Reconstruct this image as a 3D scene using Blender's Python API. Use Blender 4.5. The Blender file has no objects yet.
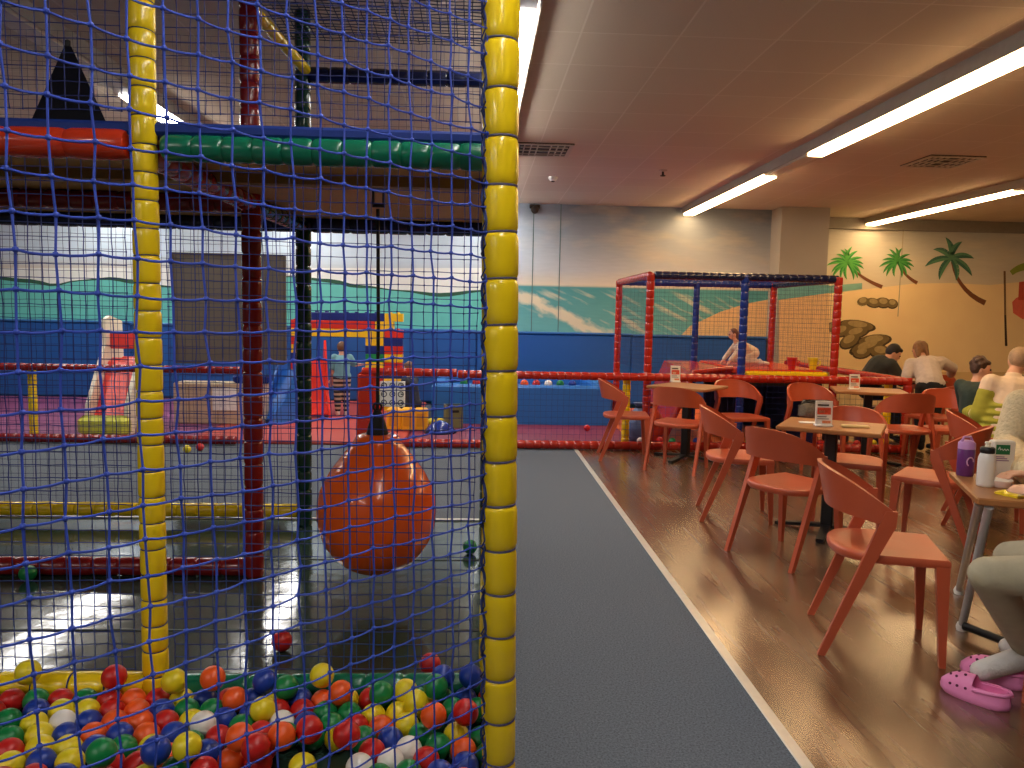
import bpy, math, random
from mathutils import Vector, Matrix
R = random.Random(7)
PI = math.pi
SC = bpy.context.scene
COL = SC.collection

# ------------------------------------------------------------------ camera model (1024 x 768, f = 773 px)
FPX = 773.0
def _norm(v): return v.normalized()
_yc = _norm(Vector(((477 - 512) / FPX, (314 - 384) / FPX, 1)))
_c = -(_yc.x + .016 * _yc.y) / _yc.z
_xc = _norm(Vector((1, .016, _c)))
_zc = _xc.cross(_yc)
CAM = Vector((0, 0, 1.4))
def ray(px, py):
    v = Vector(((px - 512) / FPX, (py - 384) / FPX, 1))
    return Vector((_xc.dot(v), _yc.dot(v), _zc.dot(v)))
def P(px, py, Y):                       # the place at depth Y that the photo shows at (px, py)
    d = ray(px, py); return CAM + d * ((Y - CAM.y) / d.y)
def F(px, py, z=0.0):                   # the place at height z that the photo shows at (px, py)
    d = ray(px, py); return CAM + d * ((z - CAM.z) / d.z)
cam_d = bpy.data.cameras.new('camera'); cam = bpy.data.objects.new('camera', cam_d); COL.objects.link(cam)
cam_d.sensor_width = 36; cam_d.lens = FPX / 1024 * 36; cam_d.clip_start = .02
def w(v): v = Vector(v); return Vector((_xc.dot(v), _yc.dot(v), _zc.dot(v)))
_m = Matrix((w((1, 0, 0)), w((0, -1, 0)), w((0, 0, -1)))).transposed()
cam.matrix_world = Matrix.Translation(CAM) @ _m.to_4x4()
SC.camera = cam

# ------------------------------------------------------------------ materials
def C(h):
    h = h.lstrip('#'); o = []
    for i in (0, 2, 4):
        s = int(h[i:i + 2], 16) / 255
        o.append(s / 12.92 if s <= .04045 else ((s + .055) / 1.055) ** 2.4)
    return tuple(o)
MATS = {}
def mat(name, col, rough=.5, metal=0, var=.12, scale=18, bump=0, bscale=60, coat=0, spec=.5, sub=0, trans=0, alpha=1):
    if name in MATS: return MATS[name]
    m = bpy.data.materials.new(name); m.use_nodes = True
    nt = m.node_tree; b = nt.nodes['Principled BSDF']
    if isinstance(col, str): col = C(col)
    b.inputs['Roughness'].default_value = rough; b.inputs['Metallic'].default_value = metal
    b.inputs['Coat Weight'].default_value = coat; b.inputs['Specular IOR Level'].default_value = spec
    b.inputs['Transmission Weight'].default_value = trans
    tc = nt.nodes.new('ShaderNodeTexCoord')
    nz = nt.nodes.new('ShaderNodeTexNoise'); nz.inputs['Scale'].default_value = scale; nz.inputs['Detail'].default_value = 4
    nt.links.new(tc.outputs['Object'], nz.inputs['Vector'])
    mx = nt.nodes.new('ShaderNodeMix'); mx.data_type = 'RGBA'
    mx.inputs['A'].default_value = (*[c * (1 - var) for c in col], 1)
    mx.inputs['B'].default_value = (*[min(1, c * (1 + var)) for c in col], 1)
    nt.links.new(nz.outputs['Fac'], mx.inputs['Factor'])
    nt.links.new(mx.outputs['Result'], b.inputs['Base Color'])
    if bump:
        n2 = nt.nodes.new('ShaderNodeTexNoise'); n2.inputs['Scale'].default_value = bscale; n2.inputs['Detail'].default_value = 3
        nt.links.new(tc.outputs['Object'], n2.inputs['Vector'])
        bp = nt.nodes.new('ShaderNodeBump'); bp.inputs['Strength'].default_value = bump; bp.inputs['Distance'].default_value = .01
        nt.links.new(n2.outputs['Fac'], bp.inputs['Height']); nt.links.new(bp.outputs['Normal'], b.inputs['Normal'])
    MATS[name] = m; return m
def emit(name, col, strength):
    m = bpy.data.materials.new(name); m.use_nodes = True; nt = m.node_tree
    nt.nodes.remove(nt.nodes['Principled BSDF'])
    e = nt.nodes.new('ShaderNodeEmission'); e.inputs['Color'].default_value = (*col, 1); e.inputs['Strength'].default_value = strength
    nt.links.new(e.outputs['Emission'], nt.nodes['Material Output'].inputs['Surface']); return m
def nodes(m): return m.node_tree.nodes, m.node_tree.links, m.node_tree.nodes['Principled BSDF']

FOAM = {k: mat('vinyl_' + k, c, rough=.26, var=.05, bump=.12, bscale=9, coat=.25) for k, c in dict(
    yellow='#f6d018', shaded_red='#84171a', red='#b02616', orange='#cf3a1c', green='#0b6a4c', darkgreen='#0c3a2c', blue='#1a338a',  # darker of the two reds: same vinyl, shade mixed into its colour
    navy='#141c40', lightblue='#2a62b8').items()}
M_CHAIR = mat('coral_plastic', '#b95334', rough=.36, var=.04)
M_WOODTOP = mat('table_wood', '#a06a3c', rough=.35, var=.18, scale=9)
M_BLACK = mat('black_metal', '#101012', rough=.45)
M_GREY = mat('grey_metal', '#b2b2b2', rough=.4, metal=.4)
M_WHITE = mat('white_plastic', '#e9e6df', rough=.4, var=.03)
M_CORD = mat('blue_cord', '#324db8', rough=.6, var=.15, scale=60)
M_CORD2 = mat('dark_blue_cord', '#26346f', rough=.7, var=.15)
M_CORDB = mat('mid_blue_cord', '#202d6e', rough=.7, var=.15)
M_ROOF = mat('roof_cord', '#1d2b48', rough=.8)
M_CORD3 = mat('black_blue_cord', '#1c2858', rough=.7, var=.15)
M_TIE = mat('grey_violet_cord', '#5b5470', rough=.7)
M_SKIN = mat('skin', '#d9a283', rough=.5, var=.05)

# ------------------------------------------------------------------ mesh builder
class MB:
    def __init__(s): s.v = []; s.f = []
    def add(s, vs, fs):
        o = len(s.v); s.v += [tuple(v) for v in vs]; s.f += [tuple(i + o for i in f) for f in fs]; return s
    def box(s, c, d, rz=0, bev=0):
        x, y, z = [k / 2 for k in d]; c = Vector(c); co, si = math.cos(rz), math.sin(rz)
        if bev:
            b = min(bev, x * .9, y * .9, z * .9)
            rings = [(-z, b), (-z + b, 0), (z - b, 0), (z, b)]
            vs = []; n = 8
            for (zz, ins) in rings:
                a, e = x - ins, y - ins
                for (px, py) in ((a, e - b), (a - b, e), (-a + b, e), (-a, e - b), (-a, -e + b), (-a + b, -e), (a - b, -e), (a, -e + b)):
                    vs.append((c.x + px * co - py * si, c.y + px * si + py * co, c.z + zz))
            fs = [tuple(range(n))[::-1], tuple(range(3 * n, 4 * n))]
            for k in range(3):
                for i in range(n):
                    j = (i + 1) % n; fs.append((k * n + i, k * n + j, (k + 1) * n + j, (k + 1) * n + i))
            return s.add(vs, fs)
        vs = [(c.x + px * co - py * si, c.y + px * si + py * co, c.z + pz) for pz in (-z, z) for px, py in ((-x, -y), (x, -y), (x, y), (-x, y))]
        return s.add(vs, [(3, 2, 1, 0), (4, 5, 6, 7), (0, 1, 5, 4), (1, 2, 6, 5), (2, 3, 7, 6), (3, 0, 4, 7)])
    def tube(s, pts, r, n=8, cap=True, closed=False, up=None):
        pts = [Vector(p) for p in pts]; k = len(pts); rs = r if isinstance(r, (list, tuple)) else [r] * k
        vs = []; prev = None
        for i, p in enumerate(pts):
            if closed: t = pts[(i + 1) % k] - pts[i - 1]
            else: t = pts[min(i + 1, k - 1)] - pts[max(i - 1, 0)]
            if t.length < 1e-9: t = Vector((0, 0, 1))
            t.normalize()
            if prev is None:
                a = Vector((0, 0, 1)) if abs(t.z) < .9 else Vector((1, 0, 0))
                u = t.cross(a).normalized()
            else:
                u = (prev - t * prev.dot(t)).normalized()
            prev = u; q = t.cross(u)
            for j in range(n):
                a = 2 * PI * (j + .5) / n; vs.append(p + (u * math.cos(a) + q * math.sin(a)) * rs[i])
        fs = []
        for i in range(k if closed else k - 1):
            b = ((i + 1) % k)
            for j in range(n):
                l = (j + 1) % n; fs.append((i * n + j, i * n + l, b * n + l, b * n + j))
        if cap and not closed: fs += [tuple(range(n))[::-1], tuple(range((k - 1) * n, k * n))]
        return s.add(vs, fs)
    def lathe(s, p0, p1, prof, n=20):   # prof: (t along 0..1, radius)
        p0 = Vector(p0); p1 = Vector(p1)
        t = (p1 - p0).normalized(); a = Vector((0, 0, 1)) if abs(t.z) < .9 else Vector((1, 0, 0))
        u = t.cross(a).normalized(); q = t.cross(u); vs = []; L = (p1 - p0)
        for (h, r) in prof:
            c = p0 + L * h
            for j in range(n):
                g = 2 * PI * j / n; vs.append(c + (u * math.cos(g) + q * math.sin(g)) * r)
        k = len(prof)
        fs = [(i * n + j, i * n + (j + 1) % n, (i + 1) * n + (j + 1) % n, (i + 1) * n + j) for i in range(k - 1) for j in range(n)]
        fs += [tuple(range(n))[::-1], tuple(range((k - 1) * n, k * n))]
        return s.add(vs, fs)
    def ball(s, c, r, nu=16, nv=10, rot=None):
        r = r if isinstance(r, (tuple, list)) else (r, r, r); c = Vector(c); vs = [(0, 0, 1)]
        for i in range(1, nv):
            a = PI * i / nv
            for j in range(nu):
                b = 2 * PI * j / nu; vs.append((math.sin(a) * math.cos(b), math.sin(a) * math.sin(b), math.cos(a)))
        vs.append((0, 0, -1)); out = []
        for v in vs:
            q = Vector((v[0] * r[0], v[1] * r[1], v[2] * r[2]))
            if rot is not None: q = rot @ q
            out.append(c + q)
        fs = [(0, 1 + j, 1 + (j + 1) % nu) for j in range(nu)]
        for i in range(nv - 2):
            for j in range(nu):
                a = 1 + i * nu; l = (j + 1) % nu; fs.append((a + j, a + nu + j, a + nu + l, a + l))
        L = len(vs) - 1; a = 1 + (nv - 2) * nu
        fs += [(a + j, L, a + (j + 1) % nu) for j in range(nu)]
        return s.add(out, fs)
    def cap(s, p0, p1, r0, r1, n=12):   # tapered capsule, closed
        p0 = Vector(p0); p1 = Vector(p1); L = (p1 - p0).length
        if L < 1e-6: return s.ball(p0, r0, n, n)
        prof = [(-r0 * math.cos(a) / L, max(r0 * math.sin(a), 1e-4)) for a in [PI / 2 * k / 4 for k in range(5)]]
        prof += [(1 + r1 * math.sin(a) / L, max(r1 * math.cos(a), 1e-4)) for a in [PI / 2 * k / 4 for k in range(5)]]
        return s.lathe(p0, p1, prof, n)
    def prism(s, poly, z0, z1):
        n = len(poly); vs = [(p[0], p[1], z0) for p in poly] + [(p[0], p[1], z1) for p in poly]
        fs = [tuple(range(n))[::-1], tuple(range(n, 2 * n))] + [(i, (i + 1) % n, n + (i + 1) % n, n + i) for i in range(n)]
        return s.add(vs, fs)
    def slab(s, poly3, off):            # polygon in space given thickness along off
        n = len(poly3); off = Vector(off); vs = [Vector(p) for p in poly3] + [Vector(p) + off for p in poly3]
        fs = [tuple(range(n))[::-1], tuple(range(n, 2 * n))] + [(i, (i + 1) % n, n + (i + 1) % n, n + i) for i in range(n)]
        return s.add(vs, fs)
    def build(s, name, m, parent=None, smooth=False, loc=None):
        me = bpy.data.meshes.new(name); me.from_pydata(s.v, [], s.f); me.validate(); me.update()
        if smooth:
            for p in me.polygons: p.use_smooth = True
            try: me.set_sharp_from_angle(angle=math.radians(50))
            except Exception: pass
        o = bpy.data.objects.new(name, me); COL.objects.link(o)
        if m is not None: me.materials.append(m)
        if parent is not None: o.parent = parent
        if loc is not None: o.location = loc
        return o
def tag(o, label=None, cat=None, group=None, kind=None):
    if label: o['label'] = label
    if cat: o['category'] = cat
    if group: o['group'] = group
    if kind: o['kind'] = kind
    return o
def empty(name, loc=(0, 0, 0), rz=0, label=None, cat=None, group=None):
    o = bpy.data.objects.new(name, None); COL.objects.link(o); o.location = loc; o.rotation_euler = (0, 0, rz)
    o.empty_display_size = .05
    return tag(o, label, cat, group)
KIDS = {}
def copy_tree(o, parent=None):
    c = o.copy(); COL.objects.link(c)
    if parent is not None: c.parent = parent
    for ch in list(o.children): copy_tree(ch, c)
    return c
def struct(o): o['kind'] = 'structure'; return o
ORD = 'first second third fourth fifth sixth seventh eighth ninth tenth eleventh twelfth thirteenth fourteenth fifteenth sixteenth seventeenth eighteenth nineteenth twentieth'.split()

# ------------------------------------------------------------------ the room
CEIL = 3.10
XL, XR, YB = -8.0, 10.5, -5.0
YW, YF, YCOL = 12.0, 12.7, 11.6          # beach wall, palm wall, column face
EDGE = 1.06                              # carpet meets wood

m_wood = mat('plank_floor', '#7a5230', rough=.3, spec=1.0, coat=1.0)
m_wood.node_tree.nodes['Principled BSDF'].inputs['Coat Roughness'].default_value = .26
m_wood.node_tree.nodes['Principled BSDF'].inputs['Coat IOR'].default_value = 1.7
def _wood():
    n, l, b = nodes(m_wood)
    tc = n.new('ShaderNodeTexCoord'); mp = n.new('ShaderNodeMapping'); mp.inputs['Rotation'].default_value = (0, 0, PI / 2)
    l.new(tc.outputs['Object'], mp.inputs['Vector'])
    br = n.new('ShaderNodeTexBrick'); br.inputs['Scale'].default_value = 1; br.inputs['Brick Width'].default_value = 1.25
    br.inputs['Row Height'].default_value = .19; br.inputs['Mortar Size'].default_value = .002; br.offset = .37
    br.inputs['Color1'].default_value = (*C('#80562c'), 1); br.inputs['Color2'].default_value = (*C('#56381d'), 1)
    br.inputs['Mortar'].default_value = (*C('#3a2413'), 1); br.inputs['Bias'].default_value = 0
    l.new(mp.outputs['Vector'], br.inputs['Vector'])
    m2 = n.new('ShaderNodeMapping'); m2.inputs['Scale'].default_value = (14, .9, 1); l.new(tc.outputs['Object'], m2.inputs['Vector'])
    nz = n.new('ShaderNodeTexNoise'); nz.inputs['Scale'].default_value = 1.6; nz.inputs['Detail'].default_value = 6; l.new(m2.outputs['Vector'], nz.inputs['Vector'])
    mx = n.new('ShaderNodeMix'); mx.data_type = 'RGBA'; mx.blend_type = 'OVERLAY'; mx.inputs['Factor'].default_value = .30
    l.new(br.outputs['Color'], mx.inputs['A']); l.new(nz.outputs['Color'], mx.inputs['B'])
    hs = n.new('ShaderNodeHueSaturation'); hs.inputs['Saturation'].default_value = .9; l.new(mx.outputs['Result'], hs.inputs['Color'])
    l.new(hs.outputs['Color'], b.inputs['Base Color'])
    rr = n.new('ShaderNodeMapRange'); rr.inputs['To Min'].default_value = .25; rr.inputs['To Max'].default_value = .29
    l.new(nz.outputs['Fac'], rr.inputs['Value']); l.new(rr.outputs['Result'], b.inputs['Roughness'])
_wood()
m_carpet = mat('grey_carpet', '#767c84', rough=.95, spec=.1)
def _carpet():
    n, l, b = nodes(m_carpet)
    tc = n.new('ShaderNodeTexCoord')
    a = n.new('ShaderNodeTexNoise'); a.inputs['Scale'].default_value = 130; a.inputs['Detail'].default_value = 5; a.inputs['Roughness'].default_value = .8
    l.new(tc.outputs['Object'], a.inputs['Vector'])
    r = n.new('ShaderNodeValToRGB'); r.color_ramp.elements[0].position = .33; r.color_ramp.elements[1].position = .68
    r.color_ramp.elements[0].color = (*C('#40464e'), 1); r.color_ramp.elements[1].color = (*C('#7a818a'), 1)
    l.new(a.outputs['Fac'], r.inputs['Fac']); l.new(r.outputs['Color'], b.inputs['Base Color'])
    bp = n.new('ShaderNodeBump'); bp.inputs['Strength'].default_value = .5; bp.inputs['Distance'].default_value = .004
    l.new(a.outputs['Fac'], bp.inputs['Height']); l.new(bp.outputs['Normal'], b.inputs['Normal'])
_carpet()
struct(MB().box(((XL + EDGE) / 2, (YB + YF) / 2, -.05), (EDGE - XL, YF - YB + .3, .1)).build('floor_carpet', m_carpet))
struct(MB().box(((XR + EDGE) / 2, (YB + YF) / 2, -.05), (XR - EDGE, YF - YB + .3, .1)).build('floor_wood', m_wood))
m_strip = mat('pale_metal_strip', '#d8d2c4', rough=.35, metal=.35)
struct(MB().box((EDGE, (YB + 8.0) / 2, .003), (.042, 8.0 - YB - .05, .008), bev=.003).build('trim_1', m_strip))

m_ceil = mat('ceiling_tile', '#cfc3b8', rough=.9, spec=.1)
def _ceil():
    n, l, b = nodes(m_ceil)
    tc = n.new('ShaderNodeTexCoord')
    br = n.new('ShaderNodeTexBrick'); br.offset = 0; br.inputs['Scale'].default_value = 1; br.inputs['Brick Width'].default_value = .6
    br.inputs['Row Height'].default_value = .6; br.inputs['Mortar Size'].default_value = .007; br.inputs['Mortar Smooth'].default_value = .2
    br.inputs['Color1'].default_value = (*C('#d6c5ae'), 1); br.inputs['Color2'].default_value = (*C('#d1bfa8'), 1); br.inputs['Mortar'].default_value = (*C('#e0d2be'), 1)
    l.new(tc.outputs['Object'], br.inputs['Vector'])
    nz = n.new('ShaderNodeTexNoise'); nz.inputs['Scale'].default_value = 160; l.new(tc.outputs['Object'], nz.inputs['Vector'])
    mx = n.new('ShaderNodeMix'); mx.data_type = 'RGBA'; mx.blend_type = 'MULTIPLY'; mx.inputs['Factor'].default_value = .16
    l.new(br.outputs['Color'], mx.inputs['A']); l.new(nz.outputs['Color'], mx.inputs['B']); l.new(mx.outputs['Result'], b.inputs['Base Color'])
    bp = n.new('ShaderNodeBump'); bp.inputs['Strength'].default_value = .2; bp.inputs['Distance'].default_value = .004
    l.new(br.outputs['Fac'], bp.inputs['Height']); l.new(bp.outputs['Normal'], b.inputs['Normal'])
_ceil()
struct(MB().box(((XL + XR) / 2, (YB + YF) / 2, CEIL + .05), (XR - XL, YF - YB + .3, .1)).build('ceiling', m_ceil))

m_plain = mat('plain_wall', '#7d766c', rough=.85, var=.04)
struct(MB().box((XL - .1, (YB + YF) / 2, CEIL / 2), (.2, YF - YB, CEIL)).build('wall_left', m_plain))
struct(MB().box((XR + .1, (YB + YF) / 2, CEIL / 2), (.2, YF - YB, CEIL)).build('wall_right', m_plain))
struct(MB().box(((XL + XR) / 2, YB - .1, CEIL / 2), (XR - XL, .2, CEIL)).build('wall_front', m_plain))

# painted beach scene: bands of paint by height, brushed together with noise (object coordinates = metres on the wall)
def mural(name, stops, warm, surf=False):
    m = mat(name, '#888888', rough=.8, spec=.2); n, l, b = nodes(m)
    tc = n.new('ShaderNodeTexCoord'); sp = n.new('ShaderNodeSeparateXYZ'); l.new(tc.outputs['Object'], sp.inputs['Vector'])
    mp = n.new('ShaderNodeMapping'); mp.inputs['Scale'].default_value = (.7, .7, 2.2); l.new(tc.outputs['Object'], mp.inputs['Vector'])
    nz = n.new('ShaderNodeTexNoise'); nz.inputs['Scale'].default_value = 1.5; nz.inputs['Detail'].default_value = 6; l.new(mp.outputs['Vector'], nz.inputs['Vector'])
    rp = n.new('ShaderNodeValToRGB'); cr = rp.color_ramp
    for i, (z, c) in enumerate(stops):
        e = cr.elements[i] if i < 2 else cr.elements.new(z / CEIL)
        e.position = z / CEIL; e.color = (*C(c), 1)
    dv = n.new('ShaderNodeMath'); dv.operation = 'DIVIDE'; dv.inputs[1].default_value = CEIL
    l.new(sp.outputs['Z'], dv.inputs[0]); l.new(dv.outputs['Value'], rp.inputs['Fac'])
    # cloud paint above the horizon
    cl = n.new('ShaderNodeValToRGB'); cl.color_ramp.elements[0].position = .5; cl.color_ramp.elements[1].position = .75
    l.new(nz.outputs['Fac'], cl.inputs['Fac'])
    hz = n.new('ShaderNodeMapRange'); hz.inputs['From Min'].default_value = 1.95; hz.inputs['From Max'].default_value = 2.3; l.new(sp.outputs['Z'], hz.inputs['Value'])
    mu = n.new('ShaderNodeMath'); mu.operation = 'MULTIPLY'; l.new(cl.outputs['Color'], mu.inputs[0]); l.new(hz.outputs['Result'], mu.inputs[1])
    m3 = n.new('ShaderNodeMath'); m3.operation = 'MULTIPLY'; m3.inputs[1].default_value = .45; l.new(mu.outputs['Value'], m3.inputs[0])
    mx = n.new('ShaderNodeMix'); mx.data_type = 'RGBA'; l.new(m3.outputs['Value'], mx.inputs['Factor'])
    l.new(rp.outputs['Color'], mx.inputs['A']); mx.inputs['B'].default_value = (*C(warm), 1)
    if surf:
        xl_ = n.new('ShaderNodeMapRange'); xl_.inputs['From Min'].default_value = 1.6; xl_.inputs['From Max'].default_value = -.8; l.new(sp.outputs['X'], xl_.inputs['Value'])
        zl_ = n.new('ShaderNodeMapRange'); zl_.inputs['From Min'].default_value = 1.95; zl_.inputs['From Max'].default_value = 2.2; l.new(sp.outputs['Z'], zl_.inputs['Value'])
        mm_ = n.new('ShaderNodeMath'); mm_.operation = 'MULTIPLY'; l.new(xl_.outputs['Result'], mm_.inputs[0]); l.new(zl_.outputs['Result'], mm_.inputs[1])
        mb2 = n.new('ShaderNodeMix'); mb2.data_type = 'RGBA'; l.new(mm_.outputs['Value'], mb2.inputs['Factor']); l.new(mx.outputs['Result'], mb2.inputs['A']); mb2.inputs['B'].default_value = (*C('#c9d9e6'), 1)
        mx = mb2
    # fine brush streaks
    m4 = n.new('ShaderNodeMapping'); m4.inputs['Scale'].default_value = (2, 2, 16); m4.inputs['Rotation'].default_value = (0, .06, 0); l.new(tc.outputs['Object'], m4.inputs['Vector'])
    n4 = n.new('ShaderNodeTexNoise'); n4.inputs['Scale'].default_value = 2; n4.inputs['Detail'].default_value = 5; l.new(m4.outputs['Vector'], n4.inputs['Vector'])
    ov = n.new('ShaderNodeMix'); ov.data_type = 'RGBA'; ov.blend_type = 'OVERLAY'; ov.inputs['Factor'].default_value = .10
    l.new(mx.outputs['Result'], ov.inputs['A']); l.new(n4.outputs['Fac'], ov.inputs['B']); out = ov.outputs['Result']
    if surf:                             # painted breakers: slanting brush strokes of cream over the sea
        def M(op, a, b_=None, clamp=False):
            q = n.new('ShaderNodeMath'); q.operation = op; q.use_clamp = clamp
            for i, k in enumerate((a, b_)):
                if k is None: continue
                if isinstance(k, (int, float)): q.inputs[i].default_value = k
                else: l.new(k, q.inputs[i])
            return q.outputs['Value']
        X_, Z_ = sp.outputs['X'], sp.outputs['Z']
        v = M('ADD', Z_, M('MULTIPLY', X_, .45)); u = M('SUBTRACT', X_, M('MULTIPLY', Z_, .45))
        cb = n.new('ShaderNodeCombineXYZ'); l.new(M('MULTIPLY', u, 1.3), cb.inputs['X']); l.new(M('MULTIPLY', v, 9), cb.inputs['Z'])
        ns = n.new('ShaderNodeTexNoise'); ns.inputs['Scale'].default_value = 1.0; ns.inputs['Detail'].default_value = 5; l.new(cb.outputs['Vector'], ns.inputs['Vector'])
        cb2 = n.new('ShaderNodeCombineXYZ'); l.new(M('MULTIPLY', u, 3), cb2.inputs['X']); l.new(M('MULTIPLY', v, 5), cb2.inputs['Z'])
        nw = n.new('ShaderNodeTexNoise'); nw.inputs['Scale'].default_value = 1.4; nw.inputs['Detail'].default_value = 4; l.new(cb2.outputs['Vector'], nw.inputs['Vector'])
        dist = M('ABSOLUTE', M('ADD', M('SUBTRACT', v, 2.0), M('MULTIPLY', M('SUBTRACT', nw.outputs['Fac'], .5), .30)))
        main = M('SUBTRACT', 1.0, M('DIVIDE', dist, .13), True)
        main = M('MULTIPLY', main, 1.6, True)
        thin = M('MULTIPLY', M('SUBTRACT', ns.outputs['Fac'], .53), 7, True)
        rest = M('MULTIPLY', thin, M('MULTIPLY', M('SUBTRACT', v, 1.75), 3, True))
        rest = M('MULTIPLY', rest, .75)
        msk = M('MULTIPLY', M('MAXIMUM', main, rest), M('MULTIPLY', M('SUBTRACT', 1.84, Z_), 8, True))
        msk = M('MULTIPLY', msk, M('MULTIPLY', M('SUBTRACT', X_, .3), 4, True))
        sm = n.new('ShaderNodeMix'); sm.data_type = 'RGBA'; l.new(msk, sm.inputs['Factor']); l.new(out, sm.inputs['A']); sm.inputs['B'].default_value = (*C('#dfd3b4'), 1)
        out = sm.outputs['Result']
    l.new(out, b.inputs['Base Color'])
    return m
m_beach = mural('beach_mural', [(0, '#2f7f86'), (1.2, '#6fb0ac'), (1.84, '#539a9c'), (1.87, '#dccfb8'), (2.1, '#bdbfc0'), (2.7, '#8f979f'), (3.1, '#767e88')], '#d8c6a6', True)
m_palmw = mural('palm_mural', [(0, '#e9d3a4'), (.9, '#e2b878'), (1.7, '#e6bf86'), (2.0, '#ddcfb4'), (2.5, '#cfc9b6'), (3.1, '#aaa79c')], '#e8d6b0')
X1, X2 = P(780, 250, YCOL).x, P(828, 250, YCOL).x
wall_b = struct(MB().box(((XL + X1 + .3) / 2, YW + .4, CEIL / 2), (X1 + .3 - XL, .8, CEIL)).build('wall_back', m_beach))
wall_p = struct(MB().box(((XR + X2 - .3) / 2, YF + .1, CEIL / 2), (XR - X2 + .3, .2, CEIL)).build('wall_palms', m_palmw))
col_o = struct(MB().box(((X1 + X2) / 2, (YCOL + YF + .1) / 2, CEIL / 2), (X2 - X1, YF + .1 - YCOL, CEIL)).build('column', mat('column_paint', '#a39d92', rough=.85, var=.08, scale=2)))
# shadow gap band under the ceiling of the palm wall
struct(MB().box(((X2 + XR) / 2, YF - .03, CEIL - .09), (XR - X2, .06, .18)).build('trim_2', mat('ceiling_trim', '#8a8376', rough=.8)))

def paint(name, polys, colour, Y, parent, th=.004, rough=.8, var=.15, scale=14):
    mb = MB()
    for p in polys: mb.slab([P(x, y, Y) + Vector((0, -.001, 0)) for x, y in p], (0, -th, 0))
    return mb.build(name, mat('paint_' + name + colour.strip('#'), colour, rough=rough, var=var, scale=scale), parent)
def ribbon(pts, w0, w1):                # a tapering brush stroke in picture points
    n = len(pts); L = []; Rr = []
    for i, (x, y) in enumerate(pts):
        a = pts[max(i - 1, 0)]; b = pts[min(i + 1, n - 1)]
        dx, dy = b[0] - a[0], b[1] - a[1]; d = math.hypot(dx, dy) or 1; t = i / (n - 1)
        wd = (w0 + (w1 - w0) * t) / 2; L.append((x - dy / d * wd, y + dx / d * wd)); Rr.append((x + dy / d * wd, y - dx / d * wd))
    return [[L[i], L[i + 1], Rr[i + 1], Rr[i]] for i in range(n - 1)]
def arc(p, q, bend, n=7):
    o = []
    for i in range(n + 1):
        t = i / n; x = p[0] + (q[0] - p[0]) * t; y = p[1] + (q[1] - p[1]) * t
        k = 4 * t * (1 - t) * bend; dx, dy = q[0] - p[0], q[1] - p[1]; d = math.hypot(dx, dy) or 1
        o.append((x - dy / d * k, y + dx / d * k))
    return o
# far green shore line above the sea, left part of the wall
HP = [(-60, 281), (0, 277), (30, 279), (55, 284), (78, 280), (112, 277), (135, 280), (170, 286), (230, 280), (290, 276), (330, 279), (360, 285), (400, 290), (440, 293), (480, 290), (510, 291)]
hx = list(range(-60, 500, 10)); hy = []
for x in hx:
    for (xa_, ya_), (xb_, yb_) in zip(HP, HP[1:]):
        if xa_ <= x <= xb_: t = (x - xa_) / (xb_ - xa_); t = t * t * (3 - 2 * t); hy.append(ya_ + (yb_ - ya_) * t); break
lift = lambda x: 0
hill = [[(hx[i], hy[i]), (hx[i + 1], hy[i + 1]), (hx[i + 1], hy[i + 1] + 2.6 + 1.4 * math.sin(hx[i + 1] * .06)), (hx[i], hy[i] + 2.6 + 1.4 * math.sin(hx[i] * .06))] for i in range(len(hx) - 1)]
bay = [[(hx[i], hy[i] + 1), (hx[i + 1], hy[i + 1] + 1), (hx[i + 1], 345), (hx[i], 345)] for i in range(len(hx) - 1)]
haze = [[(hx[i], 268), (hx[i + 1], 268), (hx[i + 1], hy[i + 1] + lift(hx[i + 1]) + 1), (hx[i], hy[i] + lift(hx[i]) + 1)] for i in range(len(hx) - 1)]
paint('painted_haze', haze, '#e4e6e2', YW, wall_b, .0015, scale=3)
paint('painted_bay', bay, '#66c0b6', YW, wall_b, .002, scale=4)
paint('painted_shore', hill, '#2d5a44', YW, wall_b, .004)
paint('painted_sand', [[(672, 345), (690, 326), (720, 312), (745, 304), (782, 297), (782, 372), (672, 372)]], '#e6bf88', YW, wall_b, .0035)
paint('painted_sea', [[(778, 286), (829, 285), (829, 293), (800, 297), (778, 300)]], '#6fb0ac', YCOL, col_o, .003)
paint('painted_sand', [[(779, 300), (802, 297), (829, 293), (829, 372), (779, 372)]], '#e6bf88', YCOL, col_o, .004)
paint('painted_sand', [[(826, 294), (850, 291), (885, 287), (914, 283.5), (950, 283), (990, 285), (1040, 280), (1040, 372), (826, 372)]], '#ffdca4', YF, wall_p, .003, scale=3, var=.08)
paint('painted_sea', [[(826, 286), (862, 283), (862, 289), (826, 294)]], '#7fb3a6', YF, wall_p, .0025)
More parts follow.
